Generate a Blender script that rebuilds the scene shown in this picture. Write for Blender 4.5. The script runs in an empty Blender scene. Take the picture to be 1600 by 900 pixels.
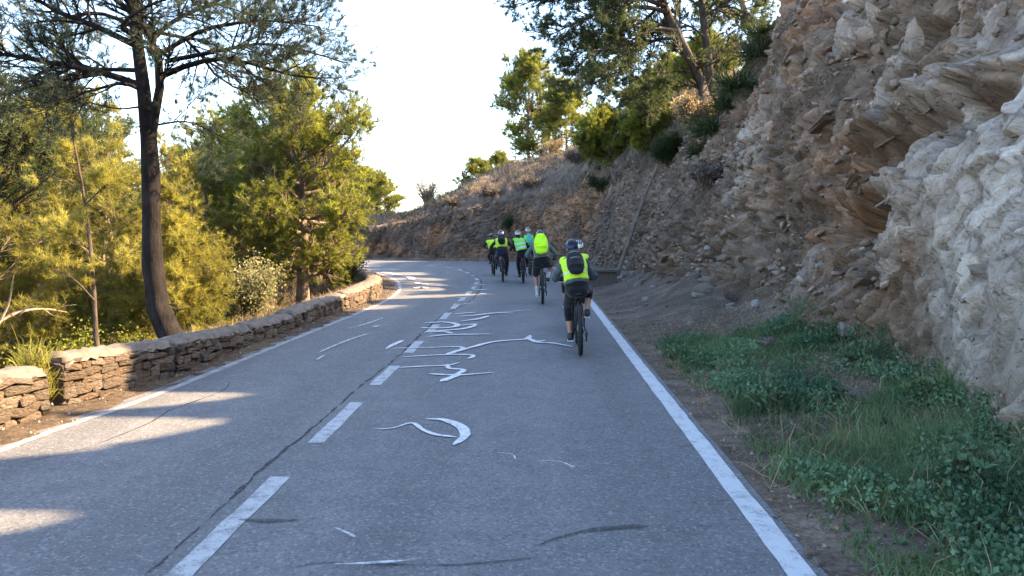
import bpy, bmesh, math, random
import numpy as np
from mathutils import Vector, Matrix

R = math.radians
rng = np.random.default_rng(7)
random.seed(7)
S = bpy.context.scene
COL = S.collection

# ------------------------------------------------------------------ camera
FPX = 1200.0
PITCH, YAW = R(4.43), R(1.62)
EYE = np.array([0.0, 0.0, 1.75])
cam = bpy.data.cameras.new("camera")
cam.sensor_width = 36.0
cam.lens = 36.0 * FPX / 1600.0
cam.clip_start = 0.05
cam.clip_end = 5000.0
camo = bpy.data.objects.new("camera", cam)
COL.objects.link(camo)
camo.location = EYE
camo.rotation_euler = (math.pi / 2 - PITCH, 0.0, YAW)
S.camera = camo

# ------------------------------------------------------------------ sky and sun
SUN_AZ, SUN_EL = R(79), R(35)
SUND = Vector((math.sin(SUN_AZ) * math.cos(SUN_EL), math.cos(SUN_AZ) * math.cos(SUN_EL), math.sin(SUN_EL)))
world = bpy.data.worlds.new("World")
S.world = world
world.use_nodes = True
wn = world.node_tree
sky = wn.nodes.new("ShaderNodeTexSky")
sky.sky_type = 'NISHITA'
sky.sun_disc = False
sky.sun_elevation = SUN_EL
sky.sun_rotation = SUN_AZ
sky.altitude = 300
sky.air_density = 1.0
sky.dust_density = 1.6
sky.ozone_density = 1.2
wn.nodes['Background'].inputs[1].default_value = 0.13
wn.links.new(sky.outputs[0], wn.nodes['Background'].inputs[0])
sun = bpy.data.lights.new("sun", 'SUN')
sun.energy = 5.0
sun.angle = R(0.6)
sun.color = (1.0, 0.72, 0.42)
suno = bpy.data.objects.new("sun", sun)
COL.objects.link(suno)
suno.rotation_euler = SUND.to_track_quat('Z', 'Y').to_euler()
S.view_settings.view_transform = 'Standard'
S.view_settings.look = 'None'
S.view_settings.gamma = 1.0
S.view_settings.exposure = 2.8
S.cycles.max_bounces = 6
S.cycles.transparent_max_bounces = 8

# ------------------------------------------------------------------ helpers
_cy, _sy, _cp, _sp = math.cos(YAW), math.sin(YAW), math.cos(PITCH), math.sin(PITCH)
FWD = np.array([-_sy * _cp, _cy * _cp, -_sp])
RGT = np.array([_cy, _sy, 0.0])
UPV = np.cross(RGT, FWD)


def PT(u, v, y):
    """the place seen at photo position (u, v) that lies y metres ahead"""
    d = FWD + RGT * (u - 800) / FPX - UPV * (v - 450) / FPX
    return EYE + d * (y / d[1])


def GD(u, v, z=0.0):
    """the place on level ground seen at photo position (u, v)"""
    d = FWD + RGT * (u - 800) / FPX - UPV * (v - 450) / FPX
    return EYE + d * ((z - EYE[2]) / d[2])


def tag(o, label=None, cat=None, group=None, kind=None):
    if label:
        o['label'] = label
    if cat:
        o['category'] = cat
    if group:
        o['group'] = group
    if kind:
        o['kind'] = kind
    return o


def empty(name, loc=(0, 0, 0), rot=(0, 0, 0)):
    o = bpy.data.objects.new(name, None)
    o.empty_display_size = 0.1
    COL.objects.link(o)
    o.location = loc
    o.rotation_euler = rot
    return o


def link(name, me, mat=None, parent=None):
    o = bpy.data.objects.new(name, me)
    COL.objects.link(o)
    if mat is not None and not me.materials:
        for m in (mat if isinstance(mat, (list, tuple)) else [mat]):
            me.materials.append(m)
    if parent is not None:
        o.parent = parent
    return o


def mesh_np(name, V, F, attrs=None, smooth=False, mi=None):
    """V (N,3); F one array (M,k) or a list of such arrays"""
    V = np.asarray(V, dtype=np.float32)
    Fs = F if isinstance(F, list) else [F]
    me = bpy.data.meshes.new(name)
    me.vertices.add(len(V))
    me.vertices.foreach_set("co", V.ravel())
    flat = np.concatenate([f.ravel() for f in Fs]).astype(np.int32)
    tot = np.concatenate([np.full(len(f), f.shape[1], dtype=np.int32) for f in Fs])
    start = np.zeros(len(tot), dtype=np.int32)
    start[1:] = np.cumsum(tot)[:-1]
    me.loops.add(len(flat))
    me.loops.foreach_set("vertex_index", flat)
    me.polygons.add(len(tot))
    me.polygons.foreach_set("loop_start", start)
    if smooth:
        me.polygons.foreach_set("use_smooth", np.ones(len(tot), dtype=bool))
    if mi is not None:
        me.polygons.foreach_set("material_index", np.asarray(mi, dtype=np.int32))
    if attrs:
        for k, a in attrs.items():
            at = me.attributes.new(k, 'FLOAT', 'POINT')
            at.data.foreach_set("value", np.asarray(a, dtype=np.float32))
    me.update(calc_edges=True)
    return me


class MB:
    """collects small shapes, builds them as one mesh object"""

    def __init__(self):
        self.V, self.F, self.n = [], [], 0

    def add(self, V, F):
        V = np.asarray(V, dtype=float).reshape(-1, 3)
        self.V.append(V)
        self.F += [tuple(int(i) + self.n for i in f) for f in F]
        self.n += len(V)
        return self

    def box(self, c, s, rot=None, taper=1.0):
        p = np.array([(x, y, z) for z in (-1, 1) for y in (-1, 1) for x in (-1, 1)], float) * 0.5
        p[4:, :2] *= taper
        p *= np.asarray(s, float)
        if rot is not None:
            p = p @ np.asarray(rot, float).T
        return self.add(p + np.asarray(c, float), [(0, 2, 3, 1), (4, 5, 7, 6), (0, 1, 5, 4), (2, 6, 7, 3), (0, 4, 6, 2), (1, 3, 7, 5)])

    def tube(self, pts, r, sides=8, cap=True):
        pts = np.asarray(pts, float)
        rr = np.full(len(pts), r, float) if np.isscalar(r) else np.asarray(r, float)
        V, F = tubes(pts[None], rr[None], sides)
        F = [tuple(f) for f in F]
        if cap:
            F.append(tuple(range(sides))[::-1])
            F.append(tuple(range(len(V) - sides, len(V))))
        return self.add(V, F)

    def torus(self, c, Rm, r, axis=(1, 0, 0), n=40, m=8, bump=0.0):
        ax = Vector(axis).normalized()
        a1 = np.array(ax.orthogonal().normalized())
        ax = np.array(ax)
        a2 = np.cross(ax, a1)
        V, F = [], []
        for i in range(n):
            t = 2 * math.pi * i / n
            d = a1 * math.cos(t) + a2 * math.sin(t)
            for j in range(m):
                q = 2 * math.pi * j / m
                rb = r + (bump if (i % 2 and math.cos(q) > 0.2) else 0)
                V.append(np.asarray(c) + d * (Rm + rb * math.cos(q)) + ax * rb * math.sin(q))
                F.append((i * m + j, ((i + 1) % n) * m + j, ((i + 1) % n) * m + (j + 1) % m, i * m + (j + 1) % m))
        return self.add(V, F)

    def ellipsoid(self, c, r, rot=None, n=14, m=9):
        V, F = [], []
        for i in range(m + 1):
            th = math.pi * i / m
            for j in range(n):
                ph = 2 * math.pi * j / n
                V.append((math.sin(th) * math.cos(ph) * r[0], math.sin(th) * math.sin(ph) * r[1], math.cos(th) * r[2]))
        for i in range(m):
            for j in range(n):
                F.append((i * n + j, (i + 1) * n + j, (i + 1) * n + (j + 1) % n, i * n + (j + 1) % n))
        V = np.array(V)
        if rot is not None:
            V = V @ np.asarray(rot, float).T
        return self.add(V + np.asarray(c), F)

    def rings(self, P, rx, ry, side, sides=14, capk=1.0):
        """closed solid swept along P with elliptical sections and rounded ends"""
        P = np.asarray(P, float)
        rx = np.asarray(rx, float) * np.ones(len(P))
        ry = np.asarray(ry, float) * np.ones(len(P))
        T = np.gradient(P, axis=0) if len(P) > 1 else np.array([[0, 0, 1.0]])
        T /= np.linalg.norm(T, axis=1)[:, None]
        PP, RX, RY, TT = [], [], [], []
        for q in (80, 50, 25):
            a = R(q)
            PP.append(P[0] - T[0] * capk * min(rx[0], ry[0]) * math.sin(a)); RX.append(rx[0] * math.cos(a)); RY.append(ry[0] * math.cos(a)); TT.append(T[0])
        for i in range(len(P)):
            PP.append(P[i]); RX.append(rx[i]); RY.append(ry[i]); TT.append(T[i])
        for q in (25, 50, 80):
            a = R(q)
            PP.append(P[-1] + T[-1] * capk * min(rx[-1], ry[-1]) * math.sin(a)); RX.append(rx[-1] * math.cos(a)); RY.append(ry[-1] * math.cos(a)); TT.append(T[-1])
        V, F = [], []
        side = np.asarray(side, float)
        for p, a, b, t in zip(PP, RX, RY, TT):
            s = side - t * side.dot(t)
            if np.linalg.norm(s) < 1e-3:
                s = np.array(Vector(t).orthogonal())
            s /= np.linalg.norm(s)
            d = np.cross(t, s)
            for j in range(sides):
                q = 2 * math.pi * j / sides
                V.append(p + s * a * math.cos(q) + d * b * math.sin(q))
        n = len(PP)
        for i in range(n - 1):
            for j in range(sides):
                F.append((i * sides + j, i * sides + (j + 1) % sides, (i + 1) * sides + (j + 1) % sides, (i + 1) * sides + j))
        F.append(tuple(range(sides))[::-1])
        F.append(tuple(range((n - 1) * sides, n * sides)))
        return self.add(V, F)

    def mesh(self, name, smooth=True):
        me = bpy.data.meshes.new(name)
        me.from_pydata(np.concatenate(self.V).tolist(), [], self.F)
        if smooth:
            me.polygons.foreach_set("use_smooth", np.ones(len(me.polygons), dtype=bool))
        me.update()
        return me

    def build(self, name, mat, parent=None, smooth=True, bevel=0.0):
        me = self.mesh(name, smooth)
        if bevel:
            bm = bmesh.new()
            bm.from_mesh(me)
            bmesh.ops.bevel(bm, geom=bm.edges[:], offset=bevel, segments=2, affect='EDGES', profile=0.6)
            bm.to_mesh(me)
            bm.free()
        return link(name, me, mat, parent)

    def remesh(self, name, mat, parent, voxel, smooth=4):
        """fuses everything collected into one continuous skin"""
        o = bpy.data.objects.new("working_form", self.mesh("working_form"))
        COL.objects.link(o)
        m = o.modifiers.new("r", 'REMESH')
        m.mode = 'VOXEL'
        m.voxel_size = voxel
        m.use_smooth_shade = True
        if smooth:
            s = o.modifiers.new("s", 'SMOOTH')
            s.factor = 0.5
            s.iterations = smooth
        dg = bpy.context.evaluated_depsgraph_get()
        me = bpy.data.meshes.new_from_object(o.evaluated_get(dg))
        bpy.data.objects.remove(o, do_unlink=True)
        me.name = name
        me.polygons.foreach_set("use_smooth", np.ones(len(me.polygons), dtype=bool))
        me.materials.clear()
        return link(name, me, mat, parent)


def tubes(P, Rd, sides=5):
    """P (T,K,3), Rd (T,K): a batch of tapered tubes"""
    P = np.asarray(P, float)
    T, K, _ = P.shape
    tg = np.gradient(P, axis=1)
    tg /= np.linalg.norm(tg, axis=2)[..., None] + 1e-9
    mean = tg.mean(axis=1)
    ref = np.where((np.abs(mean[:, 2]) > 0.8)[:, None], np.array([[1.0, 0.1, 0]]), np.array([[0, 0, 1.0]]))[:, None, :]
    n1 = np.cross(tg, np.broadcast_to(ref, tg.shape))
    n1 /= np.linalg.norm(n1, axis=2)[..., None] + 1e-9
    n2 = np.cross(tg, n1)
    a = np.arange(sides) * 2 * math.pi / sides
    V = P[:, :, None, :] + Rd[:, :, None, None] * (n1[:, :, None, :] * np.cos(a)[None, None, :, None] + n2[:, :, None, :] * np.sin(a)[None, None, :, None])
    idx = np.arange(T * K * sides).reshape(T, K, sides)
    nx = np.roll(idx, -1, axis=2)
    F = np.stack([idx[:, :-1], nx[:, :-1], nx[:, 1:], idx[:, 1:]], axis=-1).reshape(-1, 4)
    return V.reshape(-1, 3), F


def crom(pts, n):
    """Catmull-Rom through pts, n points spaced evenly by length"""
    P = np.asarray(pts, float)
    P = np.vstack([2 * P[0] - P[1], P, 2 * P[-1] - P[-2]])
    out = []
    for i in range(1, len(P) - 2):
        t = np.linspace(0, 1, 40, endpoint=False)[:, None]
        p0, p1, p2, p3 = P[i - 1], P[i], P[i + 1], P[i + 2]
        out.append(0.5 * ((2 * p1) + (-p0 + p2) * t + (2 * p0 - 5 * p1 + 4 * p2 - p3) * t ** 2 + (-p0 + 3 * p1 - 3 * p2 + p3) * t ** 3))
    out = np.vstack(out + [P[-2][None]])
    L = np.concatenate([[0], np.cumsum(np.linalg.norm(np.diff(out, axis=0), axis=1))])
    s = np.linspace(0, L[-1], n)
    return np.stack([np.interp(s, L, out[:, k]) for k in range(out.shape[1])], axis=1)


# -------- numpy noise
def _h(ix, iy, iz, seed):
    h = (ix.astype(np.int64) * 374761393 + iy.astype(np.int64) * 668265263 + iz.astype(np.int64) * 2147483647 + seed * 1274126177) & 0xFFFFFFFF
    h = ((h ^ (h >> 13)) * 1274126177) & 0xFFFFFFFF
    h = ((h ^ (h >> 16)) * 2246822519) & 0xFFFFFFFF
    return (h ^ (h >> 15)) & 0xFFFFFFFF


def vnoise(p, seed=0):
    i = np.floor(p).astype(np.int64)
    f = p - i
    f = f * f * f * (f * (f * 6 - 15) + 10)
    out = 0.0
    for dx in (0, 1):
        wx = f[:, 0] if dx else 1 - f[:, 0]
        for dy in (0, 1):
            wy = f[:, 1] if dy else 1 - f[:, 1]
            for dz in (0, 1):
                wz = f[:, 2] if dz else 1 - f[:, 2]
                out = out + wx * wy * wz * (_h(i[:, 0] + dx, i[:, 1] + dy, i[:, 2] + dz, seed) / 4294967295.0)
    return out * 2 - 1


def fbm(p, seed=0, oct=4, gain=0.5):
    a, s, out = 1.0, 1.0, 0.0
    for k in range(oct):
        out = out + a * vnoise(p * s + 17.3 * k, seed + k)
        a *= gain
        s *= 2.03
    return out


def facets(p, seed, tilt=0.6, off=0.5):
    """broken rock: every cell is one slab with its own offset and tilt. Returns displacement, gap width, random per slab"""
    i = np.floor(p).astype(np.int64)
    n = len(p)
    b1 = np.full(n, 1e9)
    b2 = np.full(n, 1e9)
    bid = np.zeros(n, dtype=np.int64)
    bv = np.zeros((n, 3))
    for dx in (-1, 0, 1):
        for dy in (-1, 0, 1):
            for dz in (-1, 0, 1):
                h = _h(i[:, 0] + dx, i[:, 1] + dy, i[:, 2] + dz, seed)
                fx = (h & 1023) / 1023.0
                fy = ((h >> 10) & 1023) / 1023.0
                fz = ((h >> 20) & 1023) / 1023.0
                v = np.stack([p[:, 0] - i[:, 0] - dx - fx, p[:, 1] - i[:, 1] - dy - fy, p[:, 2] - i[:, 2] - dz - fz], axis=1)
                d = (v ** 2).sum(axis=1)
                m = d < b1
                b2 = np.where(m, b1, np.minimum(b2, d))
                bid = np.where(m, h, bid)
                bv = np.where(m[:, None], v, bv)
                b1 = np.where(m, d, b1)
    r = _h(bid, bid >> 7, bid >> 13, seed + 5)
    r0 = (r & 255) / 255.0
    tx = ((r >> 8) & 255) / 127.5 - 1
    ty = ((r >> 16) & 255) / 127.5 - 1
    tz = ((r >> 24) & 255) / 127.5 - 1
    disp = off * (r0 - 0.5) + tilt * (tx * bv[:, 0] + ty * bv[:, 1] + tz * bv[:, 2])
    return disp, np.sqrt(b2) - np.sqrt(b1), r0


# ------------------------------------------------------------------ materials
class NT:
    def __init__(self, name):
        self.m = bpy.data.materials.new(name)
        self.m.use_nodes = True
        self.t = self.m.node_tree
        self.t.nodes.clear()
        self.out = self.t.nodes.new("ShaderNodeOutputMaterial")

    def n(self, kind, **kw):
        o = self.t.nodes.new("ShaderNode" + kind)
        ins = kw.pop('ins', {})
        for k, v in kw.items():
            setattr(o, k, v)
        for k, v in ins.items():
            if hasattr(v, 'is_output'):
                self.t.links.new(v, o.inputs[k])
            else:
                o.inputs[k].default_value = v
        return o

    def coord(self, kind='Object', scale=(1, 1, 1), rot=(0, 0, 0)):
        c = self.n("TexCoord")
        return self.n("Mapping", ins={0: c.outputs[kind], 2: rot, 3: scale}).outputs[0]

    def noise(self, vec, scale, detail=4, rough=0.55):
        return self.n("TexNoise", ins={'Vector': vec, 'Scale': scale, 'Detail': detail, 'Roughness': rough}).outputs['Fac']

    def attr(self, name):
        return self.n("Attribute", attribute_name=name).outputs['Fac']

    def ramp(self, fac, stops):
        r = self.n("ValToRGB", ins={0: fac})
        e = r.color_ramp.elements
        while len(e) < len(stops):
            e.new(0.5)
        for k, (p, c) in enumerate(stops):
            e[k].position = p
            e[k].color = (c, c, c, 1) if np.isscalar(c) else tuple(c) + (1,)
        return r.outputs[0]

    def mix(self, fac, a, b, mode='MIX'):
        x = self.n("Mix", data_type='RGBA', blend_type=mode)
        for i, v in ((0, fac), (6, a), (7, b)):
            if hasattr(v, 'is_output'):
                self.t.links.new(v, x.inputs[i])
            elif i == 0:
                x.inputs[i].default_value = v
            else:
                x.inputs[i].default_value = (v[0], v[1], v[2], 1) if not np.isscalar(v) else (v, v, v, 1)
        return x.outputs[2]

    def math(self, op, a, b=0.0):
        x = self.n("Math", operation=op, ins={0: a, 1: b})
        return x.outputs[0]

    def bump(self, h, strength=0.5, dist=0.02, normal=None):
        ins = {'Height': h, 'Strength': strength, 'Distance': dist}
        if normal is not None:
            ins['Normal'] = normal
        return self.n("Bump", ins=ins).outputs[0]

    def pbsdf(self, col, rough=0.8, metal=0.0, normal=None, spec=0.3, sheen=0.0):
        ins = {'Roughness': rough, 'Metallic': metal, 'Specular IOR Level': spec}
        ins['Base Color'] = col if hasattr(col, 'is_output') else tuple(col) + (1,)
        if normal is not None:
            ins['Normal'] = normal
        if sheen:
            ins['Sheen Weight'] = sheen
        return self.n("BsdfPrincipled", ins=ins).outputs[0]

    def done(self, sh):
        self.t.links.new(sh, self.out.inputs[0])
        return self.m


def simple(name, col, rough=0.7, metal=0.0, var=0.15, scale=30.0, bump=0.0, spec=0.3, sheen=0.0):
    m = NT(name)
    v = m.coord()
    f = m.noise(v, scale, 4)
    c = m.mix(m.ramp(f, [(0.3, 0.0), (0.7, 1.0)]), [x * (1 - var) for x in col], [min(1, x * (1 + var)) for x in col])
    nm = m.bump(f, bump, 0.01) if bump else None
    return m.done(m.pbsdf(c, rough, metal, nm, spec, sheen))


def foliage(name, dark, light, trans=0.35, rough=0.6):
    m = NT(name)
    a = m.attr("tint")
    c = m.mix(a, dark, light)
    d = m.pbsdf(c, rough, spec=0.15)
    tc = m.mix(0.5, c, m.mix(1.0, c, (1.25, 1.15, 0.35), 'MULTIPLY'))
    t = m.n("BsdfTranslucent", ins={'Color': m.mix(1.0, tc, (1.5, 1.5, 1.5), 'MULTIPLY')}).outputs[0]
    return m.done(m.n("MixShader", ins={0: trans, 1: d, 2: t}).outputs[0])


def bark_mat(name, c1, c2):
    m = NT(name)
    v = m.coord(scale=(1, 1, 0.22))
    f = m.noise(v, 22, 6, 0.7)
    g = m.noise(m.coord(), 3, 3)
    c = m.mix(m.ramp(f, [(0.35, 0.0), (0.65, 1.0)]), c1, c2)
    c = m.mix(m.ramp(g, [(0.4, 0.0), (0.7, 0.6)]), c, [x * 1.5 for x in c2])
    return m.done(m.pbsdf(c, 0.95, normal=m.bump(f, 1.0, 0.03), spec=0.1))


def asphalt_mat():
    m = NT("asphalt")
    v = m.coord()
    big = m.noise(v, 0.35, 4)
    mid = m.noise(v, 3.0, 4)
    fine = m.noise(v, 70.0, 3, 0.7)
    vo = m.n("TexVoronoi", ins={'Vector': v, 'Scale': 95.0}).outputs['Distance']
    agg = m.n("TexVoronoi", ins={'Vector': v, 'Scale': 60.0}).outputs['Color']
    base = m.ramp(big, [(0.3, (0.105, 0.108, 0.112)), (0.7, (0.135, 0.136, 0.138))])
    # worn paths of the wheels run along the lanes
    wear = m.noise(m.coord(scale=(1.1, 0.06, 1)), 1.6, 3)
    base = m.mix(m.ramp(wear, [(0.4, 0.0), (0.65, 0.5)]), base, (0.155, 0.156, 0.158))
    # polished tracks where wheels run, darker oily strip between them
    sx = m.n("SeparateXYZ", ins={0: m.mix(0.12, v, m.n("TexNoise", ins={'Vector': v, 'Scale': 0.5}).outputs['Color'], 'ADD')}).outputs[0]
    tr = m.math('SINE', m.math('MULTIPLY', m.math('ADD', sx, 0.35), 4.05))
    base = m.mix(m.ramp(m.math('MULTIPLY', tr, m.ramp(wear, [(0.3, 0.3), (0.7, 1.0)])), [(0.0, 0.0), (1.0, 0.4)]), base, (0.165, 0.163, 0.160))
    base = m.mix(m.ramp(m.math('MULTIPLY', tr, -1.0), [(0.2, 0.0), (1.0, 0.3)]), base, (0.085, 0.084, 0.084))
    base = m.mix(m.ramp(mid, [(0.35, 0.45), (0.6, 0.0)]), base, (0.085, 0.086, 0.09))
    sp = m.n("SeparateColor", ins={0: agg}).outputs[0]
    base = m.mix(m.ramp(sp, [(0.0, 0.5), (0.25, 0.0), (0.8, 0.0), (1.0, 0.4)]), base, m.ramp(sp, [(0.4, 0.03), (0.6, 0.32)]))
    base = m.mix(m.ramp(fine, [(0.35, 0.35), (0.55, 0.0)]), base, (0.05, 0.05, 0.052))
    nm = m.bump(vo, 0.5, 0.006, m.bump(fine, 0.4, 0.006))
    return m.done(m.pbsdf(base, 0.82, normal=nm, spec=0.35))


def paint_mat(name, col, worn, amount=0.5, scale=9.0):
    m = NT(name)
    v = m.coord('Object')
    a = m.noise(v, scale, 6, 0.7)
    b = m.noise(v, 90, 3, 0.7)
    k = m.math('ADD', m.math('MULTIPLY', a, 0.7), m.math('MULTIPLY', b, 0.5))
    c = m.mix(m.ramp(k, [(amount, 1.0), (amount + 0.12, 0.0)]), col, worn)
    return m.done(m.pbsdf(c, 0.7, normal=m.bump(b, 0.3, 0.005), spec=0.35))


def decal_mat(name, col, cover=0.5, scale=14.0, soft=0.2):
    """a broken film lying on the road; bare road shows between its flecks"""
    m = NT(name)
    v = m.coord()
    a = m.noise(v, scale, 6, 0.75)
    k = m.ramp(a, [(cover - soft, 0.0), (cover + soft, 1.0)])
    t = m.n("BsdfTransparent").outputs[0]
    return m.done(m.n("MixShader", ins={0: k, 1: t, 2: m.pbsdf(col, 0.85)}).outputs[0])


def rock_mat():
    m = NT("rock")
    v = m.coord()
    w = m.n("TexNoise", ins={'Vector': v, 'Scale': 0.8, 'Detail': 3.0})
    wv = m.mix(0.18, v, w.outputs['Color'], 'ADD')
    ba = m.n("Attribute", attribute_name="bed").outputs['Vector']
    bed = m.n("Mapping", ins={0: ba, 3: (0.7, 1.0, 2.3)}).outputs[0]
    n1 = m.noise(wv, 0.55, 5, 0.6)
    n2 = m.noise(bed, 2.2, 7, 0.68)
    n3 = m.noise(v, 26, 5, 0.7)
    tint = m.attr("tint")
    tan = m.ramp(n2, [(0.25, (0.080, 0.058, 0.042)), (0.42, (0.150, 0.114, 0.084)), (0.58, (0.22, 0.172, 0.130)), (0.78, (0.36, 0.295, 0.23))])
    grey = m.ramp(n2, [(0.25, (0.24, 0.20, 0.165)), (0.40, (0.36, 0.315, 0.265)), (0.62, (0.45, 0.405, 0.35)), (0.8, (0.53, 0.49, 0.43))])
    red = m.ramp(n2, [(0.25, (0.11, 0.050, 0.026)), (0.45, (0.235, 0.118, 0.060)), (0.62, (0.34, 0.19, 0.10)), (0.8, (0.45, 0.31, 0.19))])
    soil_and_shade = m.ramp(n3, [(0.3, (0.060, 0.043, 0.031)), (0.6, (0.125, 0.094, 0.070)), (0.8, (0.21, 0.165, 0.13))])
    c = m.mix(m.ramp(n1, [(0.45, 0.0), (0.62, 0.45)]), tan, red)
    c = m.mix(m.attr("grey"), c, grey)
    c = m.mix(m.attr("red"), c, red)
    c = m.mix(m.attr("soil_and_shade"), c, soil_and_shade)
    stain = m.noise(v, 1.3, 5, 0.65)
    c = m.mix(m.ramp(stain, [(0.46, 0.0), (0.62, 0.55)]), c, tan)
    cj = m.n("TexVoronoi", feature='DISTANCE_TO_EDGE', ins={'Vector': m.mix(0.35, bed, w.outputs['Color'], 'ADD'), 'Scale': 1.5}).outputs['Distance']
    c = m.mix(0.85, c, m.ramp(tint, [(0.0, 0.5), (0.5, 1.0), (1.0, 1.6)]), 'MULTIPLY')
    c = m.mix(m.ramp(n3, [(0.3, 0.5), (0.55, 0.0)]), c, m.mix(1.0, c, (0.55, 0.5, 0.46), 'MULTIPLY'))
    cr = m.n("TexVoronoi", feature='DISTANCE_TO_EDGE', ins={'Vector': bed, 'Scale': 5.0}).outputs['Distance']
    cl = m.ramp(cr, [(0.0, 0.0), (0.035, 1.0)])
    c = m.mix(m.math('MULTIPLY', m.ramp(cr, [(0.0, 0.6), (0.02, 0.0)]), m.ramp(m.noise(v, 1.1, 3), [(0.5, 0.0), (0.66, 1.0)])), c, (0.055, 0.045, 0.036))
    nm = m.bump(m.ramp(cj, [(0.0, 0.0), (0.03, 1.0)]), 0.35, 0.03, m.bump(cl, 0.5, 0.05))
    nm = m.bump(n2, 0.55, 0.06, nm)
    nm = m.bump(n3, 0.8, 0.03, nm)
    return m.done(m.pbsdf(c, 0.9, normal=nm, spec=0.2))


def stone_mat(name, cols):
    m = NT(name)
    v = m.coord()
    rnd = m.n("ObjectInfo").outputs['Random']
    f = m.noise(v, 5, 6, 0.65)
    g = m.noise(v, 1.4, 2)
    c = m.ramp(rnd, [(i / (len(cols) - 1), c) for i, c in enumerate(cols)])
    c = m.mix(m.ramp(f, [(0.35, 0.7), (0.6, 0.0)]), c, m.mix(1.0, c, (0.5, 0.46, 0.42), 'MULTIPLY'))
    c = m.mix(m.ramp(g, [(0.5, 0.0), (0.7, 0.5)]), c, m.mix(1.0, c, (1.4, 1.35, 1.25), 'MULTIPLY'))
    return m.done(m.pbsdf(c, 0.92, normal=m.bump(f, 0.8, 0.12), spec=0.15))


def ground_mat():
    m = NT("earth")
    v = m.coord()
    a = m.noise(v, 0.6, 5)
    b = m.noise(v, 9, 6, 0.7)
    c = m.noise(v, 60, 4, 0.7)
    col = m.ramp(b, [(0.3, (0.045, 0.034, 0.026)), (0.5, (0.088, 0.066, 0.049)), (0.72, (0.16, 0.127, 0.096))])
    dry = m.ramp(c, [(0.3, (0.15, 0.105, 0.055)), (0.65, (0.32, 0.235, 0.125))])
    col = m.mix(m.ramp(a, [(0.45, 0.0), (0.65, 0.35)]), col, dry)
    col = m.mix(m.attr("grass"), col, dry)
    return m.done(m.pbsdf(col, 0.95, normal=m.bump(c, 0.7, 0.03, m.bump(b, 0.8, 0.08)), spec=0.1))


M = {}
M['asphalt'] = asphalt_mat()
M['paint'] = paint_mat("road_paint", (0.33, 0.345, 0.35), (0.16, 0.163, 0.167), 0.50)
M['worn_paint'] = paint_mat("worn_road_paint", (0.28, 0.285, 0.285), (0.15, 0.15, 0.15), 0.54, 6.0)
M['edge_paint'] = paint_mat("edge_paint", (0.43, 0.45, 0.46), (0.22, 0.223, 0.226), 0.47, 7.0)
M['scrawl'] = paint_mat("scrawl_paint", (0.52, 0.53, 0.54), (0.22, 0.225, 0.23), 0.49, 14)
M['scrawl_old'] = decal_mat("scrawl_paint_faded", (0.58, 0.59, 0.6), 0.5, 11)
M['crack'] = decal_mat("crack_filler", (0.035, 0.035, 0.037), 0.45, 20)
M['skid'] = decal_mat("tyre_rubber_mark", (0.04, 0.041, 0.045), 0.5, 25, 0.3)
M['rock'] = rock_mat()
M['earth'] = ground_mat()
M['stone'] = stone_mat("wall_stone", [(0.08, 0.060, 0.046), (0.155, 0.12, 0.09), (0.11, 0.088, 0.068), (0.21, 0.17, 0.135), (0.15, 0.105, 0.073), (0.18, 0.155, 0.13)])
M['scree'] = stone_mat("loose_stone", [(0.20, 0.17, 0.14), (0.33, 0.30, 0.27), (0.25, 0.20, 0.16), (0.42, 0.40, 0.37), (0.28, 0.25, 0.22)])
M['mortar'] = simple("mortar", (0.17, 0.135, 0.10), 0.95, var=0.4, scale=18, bump=0.9)
M['coping'] = simple("coping_mortar", (0.13, 0.108, 0.088), 0.95, var=0.35, scale=9, bump=0.8)
M['bark'] = bark_mat("pine_bark", (0.030, 0.024, 0.020), (0.095, 0.075, 0.06))
M['bark_light'] = bark_mat("pine_bark_light", (0.065, 0.05, 0.04), (0.20, 0.155, 0.125))
M['bark_dark'] = bark_mat("dark_bark", (0.007, 0.006, 0.006), (0.022, 0.019, 0.018))  # near-black bark for the foreground pine
M['deadwood'] = bark_mat("dead_wood", (0.075, 0.062, 0.05), (0.17, 0.145, 0.12))
M['pale_wood'] = bark_mat("pale_dead_wood", (0.10, 0.075, 0.055), (0.26, 0.215, 0.165))
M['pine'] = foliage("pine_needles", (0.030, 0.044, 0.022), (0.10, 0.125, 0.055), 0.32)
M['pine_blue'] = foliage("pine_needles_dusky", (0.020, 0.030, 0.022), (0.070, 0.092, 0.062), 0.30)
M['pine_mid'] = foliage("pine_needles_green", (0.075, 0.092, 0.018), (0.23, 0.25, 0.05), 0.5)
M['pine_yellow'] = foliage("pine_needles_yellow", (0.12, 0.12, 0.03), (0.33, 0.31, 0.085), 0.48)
M['shrub_pale'] = foliage("pale_leaves", (0.12, 0.125, 0.06), (0.30, 0.29, 0.17), 0.35)
M['shrub_dark'] = foliage("dark_leaves", (0.018, 0.032, 0.014), (0.06, 0.085, 0.035), 0.25)
M['dry'] = foliage("dry_stems", (0.12, 0.088, 0.055), (0.33, 0.26, 0.16), 0.25)
M['scrub'] = foliage("grey_scrub", (0.06, 0.05, 0.042), (0.19, 0.165, 0.14), 0.15)
M['grass'] = foliage("grass_blades", (0.045, 0.083, 0.04), (0.165, 0.235, 0.115), 0.30)
M['weed'] = foliage("weed_leaves", (0.035, 0.083, 0.046), (0.15, 0.24, 0.135), 0.25)
M['concrete'] = simple("concrete", (0.085, 0.075, 0.066), 0.9, var=0.3, scale=12, bump=0.5)

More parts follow.
